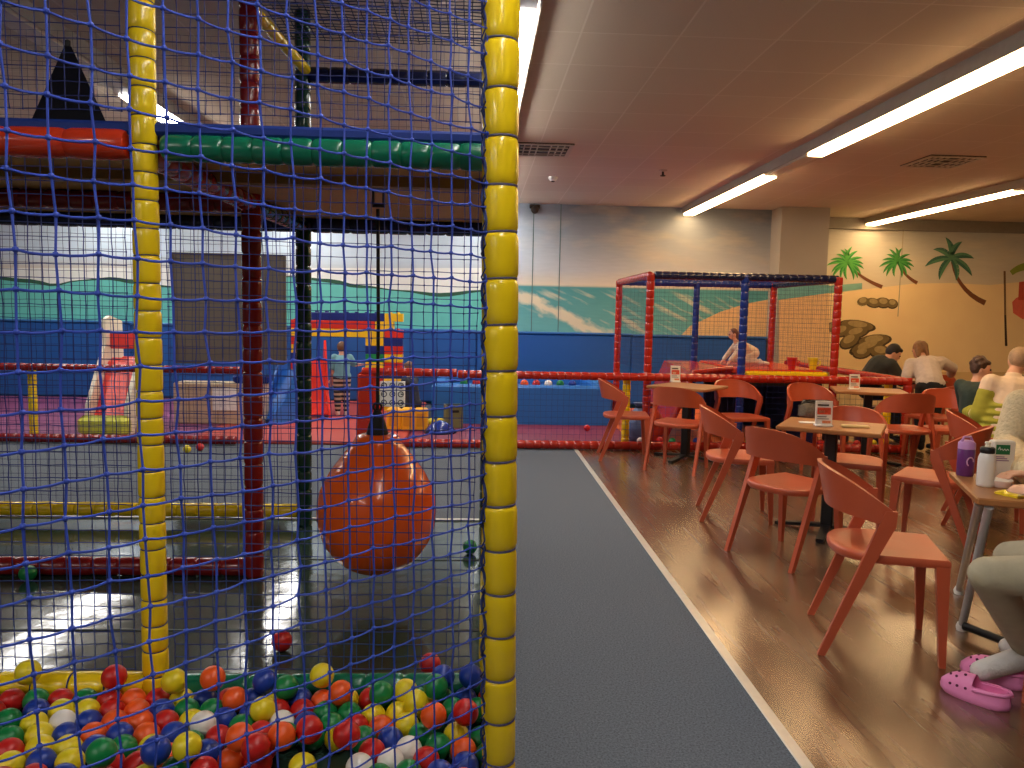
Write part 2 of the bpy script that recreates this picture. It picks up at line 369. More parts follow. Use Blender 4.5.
def palm(cx, cy, r, trunk, tw, n, green, fw, a0=0, sy=.9):
    g = empty('painted_palm'); g.parent = wall_p
    paint('trunk', ribbon(trunk, tw * .6, tw * 1.5), '#7d4c2c', YF, g, .005)
    fr = []; fr2 = []
    for k in range(n):
        a = a0 + 2 * PI * k / n + R.uniform(-.1, .1); L = r * R.uniform(.85, 1.1)
        q = (cx + math.cos(a) * L, cy + math.sin(a) * L * sy + abs(math.cos(a)) * r * .18)
        bd = (-1 if math.cos(a) > 0 else 1) * r * .12
        pts = arc((cx, cy), q, bd, 6)
        for i in range(6):
            t0, t1 = i / 6, (i + 1) / 6
            f = lambda t: fw * (math.sin(PI * min(1, .12 + t * .88)) ** .8 + .05)
            (x0, y0), (x1, y1) = pts[i], pts[i + 1]; dx, dy = x1 - x0, y1 - y0; d = math.hypot(dx, dy) or 1; nx, ny = -dy / d, dx / d
            fr.append([(x0 + nx * f(t0), y0 + ny * f(t0)), (x1 + nx * f(t1), y1 + ny * f(t1)), (x1, y1), (x0, y0)])
            fr2.append([(x0 - nx * f(t0), y0 - ny * f(t0)), (x1 - nx * f(t1), y1 - ny * f(t1)), (x1, y1), (x0, y0)])
    paint('fronds', fr, green[0], YF, g, .006); paint('fronds', fr2, green[1], YF, g, .008)
palm(847, 263, 19, arc((849, 266), (882, 287), 2), 2.6, 17, ('#2f8a3a', '#59b04a'), 1.5, .2)
palm(897, 262, 17, arc((899, 265), (917, 283), 2), 2.4, 15, ('#2a7a3a', '#4c9c44'), 1.4, .5)
palm(951, 258, 24, arc((952, 262), (985, 303), 7), 3.6, 8, ('#3f6e58', '#5a8a64'), 2.7, -.2)
def rocks(name, blobs, parent, Y):
    lo, mid, hi = [], [], []
    for (x, y, a, b, rot) in blobs:
        for dst, k, off in ((lo, 1, 0), (mid, .86, -.10), (hi, .52, -.34)):
            pts = []
            for i in range(16):
                t = 2 * PI * i / 16; u, v = math.cos(t) * a * k, math.sin(t) * b * k + off * b
                pts.append((x + u * math.cos(rot) - v * math.sin(rot), y + u * math.sin(rot) + v * math.cos(rot)))
            dst.append(pts)
    g = empty(name); g.parent = parent
    for nm, src, c_, th in (('rock_base', lo, '#4a3c28', .004), ('rock_face', mid, '#7d6a42', .006), ('rock_top', hi, '#b09a68', .0085)):
        mb = MB()
        for i, p in enumerate(src): mb.slab([P(x, yy, Y) for x, yy in p], (0, -th - .0003 * i, 0))
        mb.build(nm, mat('paint_' + nm, c_, rough=.8, var=.35, scale=16), g)
rocks('painted_rocks', [(863, 302, 7, 5, -.2), (873, 303, 8, 5, .2), (883, 303, 8, 5.5, .1), (892, 304, 6, 5, .1)], wall_p, YF)
rocks('painted_rocks', [(832, 328, 7, 6, .3), (857, 326, 19, 6, .12), (842, 331, 10, 6, -.4), (856, 333, 14, 6, -.25), (850, 341, 12, 7, -.55), (874, 341, 18, 6.5, -.12), (868, 347, 20, 7, -.3), (880, 352, 12, 7, .1), (862, 353, 10, 6, -.2)], wall_p, YF)
paint('painted_pole', ribbon([(1004.5, 271), (1005, 315)], 2, 2), '#7a5a36', YF, wall_p, .004)
paint('painted_pole', ribbon([(1005, 315), (1006, 346)], 2, 2.4), '#3c2416', YF, wall_p, .005)
paint('painted_leaves', ribbon(arc((1011, 273), (1040, 268), -4), 5, 10), '#8c9a3a', YF, wall_p, .004)
paint('painted_flag', [[(1012, 302), (1016, 298), (1021, 296), (1036, 296), (1036, 321), (1022, 319), (1013, 313)]], '#e8705a', YF, wall_p, .004)
paint('painted_flag', [[(1019, 282), (1036, 280), (1036, 300), (1018, 300)]], '#d3523a', YF, wall_p, .005)
paint('painted_flag', [[(1024, 290), (1029, 287), (1036, 288), (1036, 293), (1025, 296)]], '#f0c9a0', YF, wall_p, .006)
# joints between the wall panels
for px in (533, 560):
    struct(MB().box((P(px, 250, YW).x, YW - .003, 2.1), (.012, .006, 2.0)).build('trim_3', mat('panel_joint', '#59716f', rough=.8)))
struct(MB().box((P(902, 250, YF).x, YF - .003, 2.25), (.014, .006, 1.5)).build('trim_4', mat('panel_joint_light', '#b0a58a', rough=.8)))

# ceiling lights: long continuous channels, lit tubes with dark gaps between
WARM = (1.0, .64, .31); NEUT = (1.0, .97, .93)
E_W = emit('lamp_warm', WARM, 30.0); E_N = emit('lamp_neutral', NEUT, 30.0)
m_house = mat('lamp_housing', '#a39a8e', rough=.5, metal=.3)
m_diff = mat('lamp_end_diffuser', '#d9cbb4', rough=.4)
for (x, y0, y1, spans, em, lab) in [
    (-5.34, -4.6, 11.95, [(-3.4, -.2), (5.6, 8.0), (8.7, 11.9)], E_N, 'light channel at far left above the toddler area, seen only as reflections'),
    (-2.64, -4.6, 11.95, [(-3.4, -.2), (6.1, 8.0), (8.7, 11.9)], E_N, 'long ceiling light channel above the deck of the climbing frame'),
    (.215, -4.6, 11.95, [(-.3, 3.0), (4.2, 7.5), (8.6, 11.9)], E_N, 'ceiling light channel close beside the yellow padded corner post'),
    (3.22, -4.6, 11.95, [(4.1, 7.45), (8.6, 11.92)], E_W, 'longest ceiling light channel running over the red chairs to the beach wall'),
    (6.42, -4.6, 12.62, [(4.6, 8.0), (9.1, 12.58)], E_W, 'ceiling light channel at upper right ending at the palm tree wall')]:
    t = MB().box((x, (y0 + y1) / 2, CEIL - .03), (.17, y1 - y0, .06)).build('ceiling_light', m_house)
    tag(t, lab, 'ceiling light', 'light channels on the ceiling')
    for sx in (-1, 1): MB().box((x + sx * .090, (y0 + y1) / 2, CEIL - .051), (.010, y1 - y0, .102)).build('side_rail', m_house, t)
    for (a, b) in spans:
        MB().box((x, (a + b) / 2, CEIL - .095), (.14, b - a, .07)).build('light_tube', em, t)
    g = [y0] + [k for s in spans for k in s] + [y1]
    for i in range(0, len(g), 2):
        if g[i + 1] - g[i] > .02: MB().box((x, (g[i] + g[i + 1]) / 2, CEIL - .09), (.14, g[i + 1] - g[i] - .01, .055)).build('unlit_cover', m_diff, t)

m_vent = mat('vent_metal', '#b8a690', rough=.5); m_hole = mat('vent_dark', '#3a2f26', rough=.8)
def vent(px, py, s, lab):
    p = F(px, py, CEIL); t = empty('ceiling_vent', (p.x, p.y, CEIL), 0, lab, 'vent')
    MB().box((0, 0, -.006), (s, s, .012)).build('backing', m_hole, t)
    f = MB()
    for a in (-1, 1): f.box((a * (s / 2 - .02), 0, -.014), (.04, s, .012)); f.box((0, a * (s / 2 - .02), -.014), (s - .08, .04, .012))
    f.build('frame', m_vent, t)
    b = MB(); k = s / 2 - .05
    for i in range(-3, 4):
        if i: b.box((i * k / 3.6, 0, -.014), (.012, 2 * k, .014))
    for i in (-1, 0, 1): b.box((0, i * k * .66, -.018), (2 * k, .014, .01))
    b.build('grille', m_vent, t)
vent(543, 149, .58, 'square ceiling vent just right of the yellow padded post')
vent(942, 161, .58, 'square ceiling vent between the two bright light channels')
p = F(553, 177, CEIL); t = empty('smoke_detector', p, 0, 'small round smoke detector on the ceiling below the vent', 'smoke detector')
MB().lathe((0, 0, 0), (0, 0, -.05), [(0, .06), (.3, .06), (.8, .045), (1, .03)]).build('base', M_WHITE, t, True)
MB().lathe((0, 0, -.05), (0, 0, -.062), [(0, .025), (.7, .022), (1, .01)]).build('sensor', m_hole, t, True)
p = F(663, 170, CEIL); t = empty('sprinkler_head', p, 0, 'small dark sprinkler head on the ceiling tiles left of the long light', 'sprinkler')
MB().lathe((0, 0, 0), (0, 0, -.02), [(0, .05), (.6, .045), (1, .02)]).build('plate', m_vent, t, True)
MB().lathe((0, 0, -.02), (0, 0, -.07), [(0, .012), (.8, .012), (.82, .03), (1, .03)]).build('nozzle', m_hole, t, True)
p = P(535, 208, YW - .06)
t = empty('wall_sensor', (p.x, YW, CEIL - .08), 0, 'small dark sensor at the top of the beach wall near the yellow post', 'sensor')
MB().box((0, -.03, .03), (.16, .06, .06), bev=.01).build('bracket', m_hole, t)
MB().ball((0, -.06, -.02), .06).build('lens', m_hole, t, True)

# ------------------------------------------------------------------ foam padded poles
def foam_prof(L, r, seg, ph=0):
    n = max(1, round(L / seg)); prof = []
    for k in range(n):
        jr = 1 + R.uniform(-.025, .025)
        for t, q in ((0, .86), (.04, .93), (.12, .99), (.35, 1.0), (.65, 1.0), (.88, .99), (.96, .93)):
            prof.append(((k + t) / n, r * q * jr))
    prof.append((1, r * .86)); return prof, n
def foam(name, p0, p1, r, seg, colour, label, cat, group=None, ties=False, parent=None, n=20, tie_mat=None):
    p0 = Vector(p0); p1 = Vector(p1); L = (p1 - p0).length
    prof, k = foam_prof(L, r, seg)
    o = MB().lathe((0, 0, 0), p1 - p0, prof, n).build(name, FOAM[colour], parent, True, loc=p0)
    if label: tag(o, label, cat, group)
    if ties:
        d = (p1 - p0).normalized(); a = Vector((0, 0, 1)) if abs(d.z) < .9 else Vector((1, 0, 0)); u = d.cross(a).normalized(); q = d.cross(u)
        for i in range(1, k):
            c = (p1 - p0) * (i / k)
            pts = []
            tl = R.uniform(-.05, .05), R.uniform(-.05, .05)
            for j in range(18):
                g = 2 * PI * j / 18; v = (u * math.cos(g) + q * math.sin(g)) * r * .9
                pts.append(c + v + d * (math.cos(g) * r * tl[0] + math.sin(g) * r * tl[1]))
            MB().tube(pts, .0032 if r > .04 else .002, 6, closed=True).build('tie_cord', tie_mat or M_TIE, o, True)
    return o
def net(name, origin, du, dv, nu, nv, pu, pv, rad, m, label, sag=.004, knots=True, sides=4, skip=None, group=None, parent=None, tri=1, kr=2.0):
    """square mesh: nodes at origin + i*pu*du + j*pv*dv"""
    origin = Vector(origin); du = Vector(du); dv = Vector(dv); nrm = du.cross(dv).normalized()
    rr = random.Random(hash(label) & 255 if False else len(label) * 7 + nu)
    N = {}
    for i in range(nu):
        ai = rr.uniform(0, 6)
        for j in range(nv):
            s1 = sag * (math.sin(i * .9 + j * .35 + ai * .2) * .6 + rr.uniform(-1, 1)); s2 = sag * (math.sin(j * .8 + i * .5) * .6 + rr.uniform(-1, 1))
            N[i, j] = origin + du * (i * pu + s1) + dv * (j * pv + s2) + nrm * (sag * rr.uniform(-1.2, 1.2))
    mb = MB()
    def line(pts):
        if len(pts) < 2: return
        if tri > 1:                     # ropes droop slightly between knots
            q = []
            for a, b in zip(pts, pts[1:]):
                for k in range(tri):
                    t = k / tri; o = math.sin(PI * t) * sag * .8
                    q.append(a.lerp(b, t) + Vector((0, 0, -o)))
            q.append(pts[-1]); pts = q
        mb.tube(pts, rad, sides)
    ok = (lambda i, j: True) if skip is None else (lambda i, j: not skip(N[i, j]))
    for i in range(nu):
        run = []
        for j in range(nv):
            if ok(i, j): run.append(N[i, j])
            else: line(run); run = []
        line(run)
    for j in range(nv):
        run = []
        for i in range(nu):
            if ok(i, j): run.append(N[i, j])
            else: line(run); run = []
        line(run)
    if knots:
        for (i, j), p in N.items():
            if ok(i, j): mb.ball(p, (rad * kr, rad * kr, rad * kr * .9), 6, 4)
    o = mb.build(name, m, parent, True)
    if label: tag(o, label, 'net', group)
    return o

# ------------------------------------------------------------------ climbing frame, near left
ZP = .115                               # top of the soft floor
YA, YR, YG = 2.50, 3.70, 4.60           # yellow post row, red post row, green post row
XS = P(252, 300, 3.70).x                              # the row of posts running away from the camera
m_mat = mat('dark_vinyl_mat', '#2c4138', rough=.11, var=.15, scale=2, bump=.22, bscale=6, spec=.6)
plat = MB().prism([(.10, 1.99), (.12, 4.74), (-6, 4.74), (-6, -.9), (-2.80, -.9)], 0, ZP)
plat = plat.build('soft_floor_mat', m_mat)
tag(plat, 'shiny dark grey-green padded floor inside the climbing frame', 'mat')
MB().box((-2.96, 4.735, ZP + .004), (6.06, .03, .012), bev=.003).build('lit_edge_strip', mat('painted_lit_edge', '#d8d6cc', rough=.4), plat)  # pale colour paints the light caught by the mat's far edge
s = MB()
for y in (3.05, 3.95): s.box((-2.96, y, ZP + .0015), (6.0, .012, .003))
s.build('seam', mat('mat_seam', '#101614', rough=.5), plat)

_pt, _pb = P(501, 0, 1.95), P(498.5, 768, 1.95)
LEAN = (_pt.x - _pb.x) / (_pt.z - _pb.z)
def px_at(z): return _pb.x + LEAN * (z - _pb.z)
PX = px_at(0)
corner = foam('foam_post', (PX, 1.95, .0), (px_at(3.09), 1.95, 3.09), .0455, .1135, 'yellow', 'thick yellow padded corner post nearest the camera with grey cords', 'post', ties=True, n=32)
a = P(144, 0, YA).x; b = P(156, 680, YA).x
foam('foam_post', (b, YA, ZP), (a - .01, YA, 3.09), .040, .085, 'yellow', 'yellow padded post behind the blue net with a punch ball to its right', 'post', ties=True, n=24, tie_mat=M_CORD3)
foam('foam_post', (XS, YR, ZP), (XS, YR, 3.09), .045, .11, 'shaded_red', 'shaded red padded post standing behind the net', 'post', n=20)
foam('foam_post', (P(304, 400, YG).x, YG, ZP), (P(304, 400, YG).x, YG, 3.09), .045, .11, 'darkgreen', 'dark green padded post at the back edge of climbing frame', 'post', n=20)
XG = P(304, 400, YG).x
# bottom rails
foam('foam_rail', (b - .03, YA, ZP + .045), (-4.5, YA, ZP + .045), .045, .12, 'yellow', 'low yellow padded rail along the back of the ball pit', 'rail', ties=True, tie_mat=M_CORD3)
foam('foam_rail', (b + .05, YA, ZP + .038), (.03, YA, ZP + .038), .045, .12, 'green', 'low green padded rail along the back of the ball pit', 'rail')
foam('foam_rail', (XS - .03, YR, ZP + .045), (-4.5, YR, ZP + .045), .045, .12, 'shaded_red', 'low red padded rail lying across the dark floor left of red post', 'rail')
foam('foam_rail', (XG - .04, YG + .02, ZP + .085), (-4.5, YG + .02, ZP + .085), .042, .12, 'yellow', 'low yellow padded rail at the far edge of dark floor', 'rail')
# deck with its rails
ZD = P(300, 217, YG - .05).z
PT, PB = P(300, 126, YA - .01).z, P(300, 139, YA - .01).z
m_ply = mat('plywood_underside', '#c69454', rough=.6, var=.3, scale=3)
deck = MB().box((-2.97, (YA + YG) / 2 + .02, (ZD + PB) / 2), (6.06, YG - YA - .1, PB - ZD - .002)).build('deck', m_ply)
tag(deck, 'wooden deck above the punch ball with blue padding on top', 'deck')
MB().box((-2.97, (YA + YG) / 2, (PT + PB) / 2), (6.06, YG - YA + .02, PT - PB), bev=.010).build('deck_pad', mat('deck_pad_blue', '#1b3480', rough=.6, spec=.3), deck)
j = MB()
for y in (3.12,): j.box((-2.97, y, ZD - .02), (6.0, .05, .05))
j.build('joist', mat('joist_wood', '#8f6a2c', rough=.6), deck)
foam('foam_rail', (b + .06, YA, P(300, 152, YA).z), (.03, YA, P(300, 152, YA).z), .043, .088, 'green', 'green padded rail at deck height above the orange punch ball', 'rail', ties=False)
foam('foam_rail', (b - .05, YA, P(60, 143, YA).z), (-4.5, YA, P(60, 143, YA).z), .047, .18, 'orange', 'orange-red padded rail at deck height left of the yellow post', 'rail')
foam('foam_rail', (XS, YA + .06, ZD - .046), (XS, YR - .04, ZD - .046), .043, .1, 'shaded_red', 'shaded red padded rail running back under the deck from yellow post to red post', 'rail')
foam('foam_rail', (XS, YR + .05, ZD - .046), (XG, YG - .05, ZD - .046), .043, .1, 'darkgreen', 'dark green padded rail running back under the deck behind red post', 'rail')
foam('foam_rail', (XS - .05, YR, ZD - .046), (-4.5, YR, ZD - .046), .043, .11, 'shaded_red', 'shaded red padded cross rail under the deck left of red post', 'rail')
foam('foam_rail', (.03, YG, P(300, 224, YG).z), (-4.5, YG, P(300, 224, YG).z), .048, .11, 'navy', 'black-blue padded beam along far edge of the deck', 'rail')
foam('foam_rail', (.03, YG, P(400, 77, YG).z), (XG + .04, YG, P(312, 75, YG).z), .045, .11, 'navy', 'black-blue padded beam high above the deck behind the net', 'rail')
foam('foam_rail', P(250, 6, YR + .05), P(306, 70, YG - .05), .030, .09, 'yellow', 'yellow padded brace from the top of red post to the green post', 'rail')
foam('foam_post', (.068, YA, ZP), (.068, YA, 3.09), .043, .11, 'yellow', 'yellow padded post hidden behind the nearest corner post', 'post')
foam('foam_post', (.075, YG, ZP), (.075, YG, 3.09), .043, .11, 'darkgreen', 'green padded far corner post hidden behind the nearest yellow post', 'post')
# black soft pyramid on the deck
c = P(70, 120, 3.35); t = MB()
hh = P(70, 47, 3.35).z - PT; bw = .185
t.add([(-bw, -bw, 0), (bw, -bw, 0), (bw, bw, 0), (-bw, bw, 0), (-bw * .96, -bw * .96, .03), (bw * .96, -bw * .96, .03), (bw * .96, bw * .96, .03), (-bw * .96, bw * .96, .03), (-.012, -.012, hh), (.012, -.012, hh), (.012, .012, hh), (-.012, .012, hh)],
      [(3, 2, 1, 0)] + [(i, (i + 1) % 4, 4 + (i + 1) % 4, 4 + i) for i in range(4)] + [(4 + i, 4 + (i + 1) % 4, 8 + (i + 1) % 4, 8 + i) for i in range(4)] + [(8, 9, 10, 11)])
pyr = t.build('soft_pyramid', mat('black_vinyl', '#15151c', rough=.3, var=.1), loc=(c.x, 3.35, PT + .001)); pyr.rotation_euler.z = .5
tag(pyr, 'tall black padded pyramid standing on the upper deck', 'soft play block')
MB().box((0, 0, hh + .012), (.02, .02, .03), bev=.004).build('tip', M_BLACK, pyr)

# nets
d45 = Vector((-1, -1, 0)).normalized()
o0 = Vector((PX - .035, 1.925, .10))
netA = net('rope_net', o0, d45, (LEAN, 0, 1), 34, 49, .06, .06, .0022, M_CORD, 'coarse blue rope net slanting across the left half in front of ball pit', sag=.0035, sides=6, tri=3, kr=2.6)
# edge ropes lacing the coarse net to the corner post
mb = MB()
pts = [Vector((px_at(z) - .040 + .006 * math.sin(z * 55), 1.925 + .004 * math.cos(z * 37), z)) for z in [.1 + .012 * k for k in range(245)]]
mb.tube(pts, .0035, 6); mb.build('edge_rope', M_CORD2, netA, True)
mb = MB(); k = 0; z = .13; pts = []
while z < 3.0:
    pts += [Vector((px_at(z) - .047, 1.918, z)), Vector((px_at(z) - .038, 1.908, z + .02)), Vector((px_at(z) - .042, 1.93, z + .045))]; z += .0567
mb.tube(pts, .0022, 5); mb.build('lacing', M_CORD3, netA, True)
M2 = .0424
net('fine_net', (.0, YA + .0, ZP + .10), (-1, 0, 0), (0, 0, 1), 62, 42, M2, M2, .0017, M_CORDB, 'fine dark net hanging behind ball pit under the deck rails', sag=.0016, sides=4, knots=True, kr=1.9,
    skip=lambda p: abs(p.x - b) < .05)
net('fine_net', (.0, YA + .0, PT + .03), (-1, 0, 0), (0, 0, 1), 62, 25, M2, M2, .0017, M_CORDB, 'fine dark net above the deck rails behind the coarse blue net', sag=.0016, sides=4, knots=True, kr=1.9,
    skip=lambda p: abs(p.x - b) < .06)
net('fine_net', (XG - .05, YG, ZP + .13), (-1, 0, 0), (0, 0, 1), 62, 40, M2, M2, .0015, M_CORD3, 'fine dark net at the far side below deck left of green post', sag=.0016, sides=3, knots=False)
net('fine_net', (.0, YG, PT + .03), (-1, 0, 0), (0, 0, 1), 88, 23, M2, M2, .0012, M_CORD3, 'fine dark net at the far side above the deck', sag=.0016, sides=3, knots=False)
net('roof_net', (XS, YA, 2.86), (-1, 0, 0), (0, 1, 0), 62, 27, M2, M2, .0030, M_ROOF, 'dark net roof over the upper deck left of red post', sag=.002, sides=3, knots=False)
net('roof_net', (.0, YA, 2.87), (-1, 0, 0), (0, 1, 0), 26, 46, M2, M2, .0030, M_ROOF, 'dark net roof over the upper deck right of red post', sag=.002, sides=3, knots=False)

# punch ball
cb = P(377, 512, 3.42)
t = empty('punch_ball', (cb.x, 3.42, cb.z), 0, 'large orange inflatable punch ball hanging on a black rope', 'punch ball')
rb = .263; prof = []
zt = P(377, 436, 3.42).z - cb.z; zb = -(cb.z - P(377, 573, 3.42).z)
KP = [(.0, .264), (.05, .262), (.11, .248), (.186, .208), (.252, .159), (.314, .110), (zt, .094)]
for k in range(12):
    a_ = -PI / 2 + PI / 2 * k / 12; prof.append(((abs(zb) + zb * -math.sin(a_)) / (zt - zb), max(.264 * math.cos(a_), .004)))
for (h0, r0), (h1, r1) in zip(KP, KP[1:]):
    for q in range(3): prof.append(((abs(zb) + h0 + (h1 - h0) * q / 3) / (zt - zb), r0 + (r1 - r0) * q / 3))
prof += [(1, KP[-1][1]), (1.012, .075), (1.016, .045)]
MB().lathe((0, 0, zb), (0, 0, zt), prof, 40).build('inflated_body', mat('orange_rubber', '#ff651c', rough=.24, var=.05, scale=5, coat=.35), t, True)
MB().lathe((0, 0, zt - .02), (0, 0, zt + .115), [(0, .050), (.2, .050), (.4, .044), (.6, .036), (.8, .026), (1, .014)]).build('top_cap', mat('cap_rubber', '#0c0c0e', rough=.7), t, True)
zr = ZD - cb.z
MB().tube([(0, 0, zt + .11), (0.002, 0, zt + .5), (-.002, 0, zr - .09)], .008, 8).build('rope', M_BLACK, t, True)
MB().tube([(.018 * math.cos(k * PI / 8), 0, zt + .13 + .018 * math.sin(k * PI / 8)) for k in range(16)], .006, 6, closed=True).build('shackle', M_BLACK, t, True)
MB().box((0, 0, zr - .005), (.09, .07, .01), bev=.002).box((-.022, 0, zr - .04), (.008, .03, .07)).box((.022, 0, zr - .04), (.008, .03, .07)).tube([(-.026, 0, zr - .075), (.026, 0, zr - .075)], .009, 8).build('hanger_bracket', M_BLACK, t)

# ------------------------------------------------------------------ ball pit
BALLC = dict(R='#c41d1a', G='#0b7d3f', B='#1a3a9c', Y='#e6cf1d', O='#ef5a1b', W='#eee6dc')
BNAME = dict(R='red', G='green', B='blue', Y='yellow', O='orange', W='white')
BM = {k: mat('ball_' + BNAME[k], v, rough=.36, var=.06, scale=30) for k, v in BALLC.items()}
A = """Y110,148^ R453,150^ Y685,170^ O855,178^ O10,205 G65,215 R150,225 G237,212 R325,210 G400,212 R500,195 O575,205 R635,215 Y745,210 B800,215 R920,210 O930,250 B990,210
Y1005,250 R65,245 B237,247 Y325,255 Y410,245 R495,230 O575,245 B668,250 G755,250 G838,260 B5,260 G65,275 G150,285 Y240,290 W345,285 B420,290 O510,280 O580,285 R675,290 Y768,295 W850,300 B935,290
R1010,290 O5,310 G65,310 Y240,325 B330,325 O425,325 B515,330 O600,330 B690,330 G780,345 R870,345 G965,320 G145,360 Y240,360 B425,370 Y330,375 G500,385 Y595,380 O690,380 O950,385^ B845,395 Y50,390 R1005,400
B20,420 R140,410 B237,415 Y735,420^ Y315,425 R505,430 B615,435^ Y135,440 Y40,465 G400,450^ R190,485 B290,480 R545,470 R420,485 G700,480 R75,490 R805,490 Y565,495 Y310,500"""
B_ = """Y517,225^ B75,300 G200,310 B325,330 O445,325 Y575,315 R705,310 G825,315 Y915,345 Y100,370 R245,370 G455,370 G725,365 O610,370 Y830,400 Y940,430 R130,430 W265,435 B400,430 G520,430
R710,455 O830,470 B10,420 G45,480 G285,495 Y590,500 G790,530 B915,545 G490,480 R140,510 O10,580 R405,540^ O250,580^ R640,570^ R830,630 R100,635^ Y375,745 W770,745"""
C_ = """G45,320 Y140,340 B430,215^ B605,215^ B515,285 G245,320 G380,290^ G385,350 Y165,420 G295,420 O380,465^ G470,380 G570,370 R575,445^ W615,360 B475,440 R610,310 W200,610 Y205,490 G275,540 G370,590
Y490,570 G600,580 R290,665 O435,650 W155,690 G600,690 B395,735 B510,700 G255,735 G110,750 O515,765"""
RB = .0385; balls = []
for txt, ox, sc in ((A, 0, 3.938), (B_, 240, 6.0), (C_, 370, 6.0)):
    for tok in txt.split():
        k = tok[0]; up = tok.endswith('^'); x, y = tok[1:].rstrip('^').split(',')
        px, py = ox + float(x) / sc, 640 + float(y) / sc
        balls.append([k, F(px, py, ZP + RB + (.07 if up else .006)), up])
for it in range(120):
    for i in range(len(balls)):
        p = balls[i][1]
        for q_ in balls[i + 1:]:
            q = q_[1]; dx = p.x - q.x
            if abs(dx) > .077: continue
            v = p - q; L = v.length
            if L < 2 * RB:
                if L < 1e-5: v = Vector((.01, .01, .01)); L = v.length
                m = v * ((2 * RB - L) / L * .5); p += m; q -= m
        if p.z < ZP + RB: p.z = ZP + RB
        dn = (p.x - PX - (p.y - 1.95)) / math.sqrt(2)          # keep behind the coarse net
        if dn > -RB - .01: p.x -= (dn + RB + .01) * .7; p.y += (dn + RB + .01) * .7
        if p.y > YA - RB - .046 and p.z < ZP + .12: p.y = YA - RB - .046
        if not balls[i][2]: p.z -= .003
proto = {}
def pit_label(k, p, lst): pass
rows = {'back': [], 'middle': [], 'front': []}
ys = sorted(p.y for _, p, _ in balls); y1, y2 = ys[len(ys) // 3], ys[2 * len(ys) // 3]
for e in balls: rows['front' if e[1].y < y1 else 'middle' if e[1].y < y2 else 'back'].append(e)
PLACE = dict(back='at the back of the ball pit', middle='in the middle depth of the ball pit', front='nearest the camera in the ball pit')
def make_ball(k, p, r=RB):
    if k not in proto:
        o = proto[k] = MB().ball((0, 0, 0), RB, 20, 12).build('play_ball', BM[k], None, True); o.location = p
    else:
        o = proto[k].copy(); COL.objects.link(o); o.location = p
    o.scale = (r / RB,) * 3; return o
for rn, lst in rows.items():
    cnt = {}
    for k, p, up in sorted(lst, key=lambda e: e[1].x / e[1].y):
        cnt[k] = cnt.get(k, 0) + 1
        tag(make_ball(k, p), f'{ORD[cnt[k] - 1]} {BNAME[k]} ball from the left among those {PLACE[rn]}', 'ball', 'play balls in the ball pit')
for k, px, py, z, lab in [('R', 282, 641, ZP, 'lone red ball on the shiny dark floor left of the punch ball'), ('G', 28, 577, ZP, 'green ball against the low red rail at far left'),
                          ('G', 470, 547, ZP, 'dark green ball on the dark floor right of the punch ball'), ('R', 430, 664, ZP, 'reddish ball behind the low green rail near the yellow post'),
                          ('Y', 187, 449, 0, 'yellow ball on the grey carpet beyond the climbing frame'), ('R', 198, 447, 0, 'red ball on the grey carpet beside a yellow ball')]:
    q = F(px, py, z + RB)
    if lab.startswith('green ball'): q = Vector((P(28, 577, YR - .09).x, YR - .09, ZP + RB))
    if lab.startswith('red ball on'): q.x += .02
    tag(make_ball(k, q), lab, 'ball', None)

# ------------------------------------------------------------------ toddler area behind the red fence
YT = 8.0
def mats(x0, x1, y0, y1, col, lab):
    o = MB().box(((x0 + x1) / 2, (y0 + y1) / 2, .02), (x1 - x0 - .01, y1 - y0, .04), bev=.012).build('foam_floor_mat', mat('mat_' + col.strip('#'), col, rough=.5, var=.06, scale=3))
    return tag(o, lab, 'mat')
mats(-7.9, -3.0, 8.1, YW - .16, '#84406a', 'purple foam floor mat at far left behind the low fence')
mats(-3.0, -.75, 8.1, YW - .16, '#b5473e', 'red foam floor mat under the brick arch and the boy')
mats(-.75, 1.75, 8.1, 9.55, '#7e2a48', 'crimson foam floor mat in front of the blue ball pool')
mats(1.75, 4.3, 8.1, 11.45, '#d6662a', 'orange foam floor mat under the small net tower')
x = XL; i = 0
for (x0, x1, top) in [(-7.95, -5.2, 1.15), (-5.2, -2.6, 1.13), (-2.6, 0, 1.12), (0, 2.4, 1.11), (2.4, X1 - .02, 1.10)]:
    struct(MB().box(((x0 + x1) / 2, YW - .06, top / 2 + .02), (x1 - x0 - .006, .12, top - .04), bev=.02).build('wall_pad', mat('pad_blue', '#1d5aa6', rough=.5, var=.04)))
    struct(MB().box(((x0 + x1) / 2, YW - .07, top + .02), (x1 - x0 - .006, .14, .035), bev=.01).build('trim_5', mat('pad_edge', '#2f6db4', rough=.45)))
# blue ball pool
bx0, bx1, by0, by1, bz = -.55, 1.72, 9.58, 11.6, .52
t = empty('ball_pool', ((bx0 + bx1) / 2, (by0 + by1) / 2, 0), 0, 'blue padded ball pool along the beach wall behind the fence', 'ball pool')
hw, hd = (bx1 - bx0) / 2, (by1 - by0) / 2
mb_ = mat('pool_blue', '#2a6fbe', rough=.4, var=.05)
MB().box((0, -hd + .09, bz / 2), (2 * hw, .18, bz), bev=.03).build('front_wall', mb_, t)
MB().box((0, hd - .09, bz / 2), (2 * hw, .18, bz), bev=.03).build('back_wall', mb_, t)
MB().box((-hw + .09, 0, bz / 2), (.18, 2 * hd - .37, bz), bev=.03).build('side_wall', mb_, t)
MB().box((hw - .09, 0, bz / 2), (.18, 2 * hd - .37, bz), bev=.03).build('side_wall', mb_, t)
MB().box((0, 0, .19), (2 * hw - .37, 2 * hd - .37, .38)).build('pool_filling_floor', mb_, t)
seq = 'BOGWRBYRGWOBRYGWRO'; n_ = 0; cnt = {}
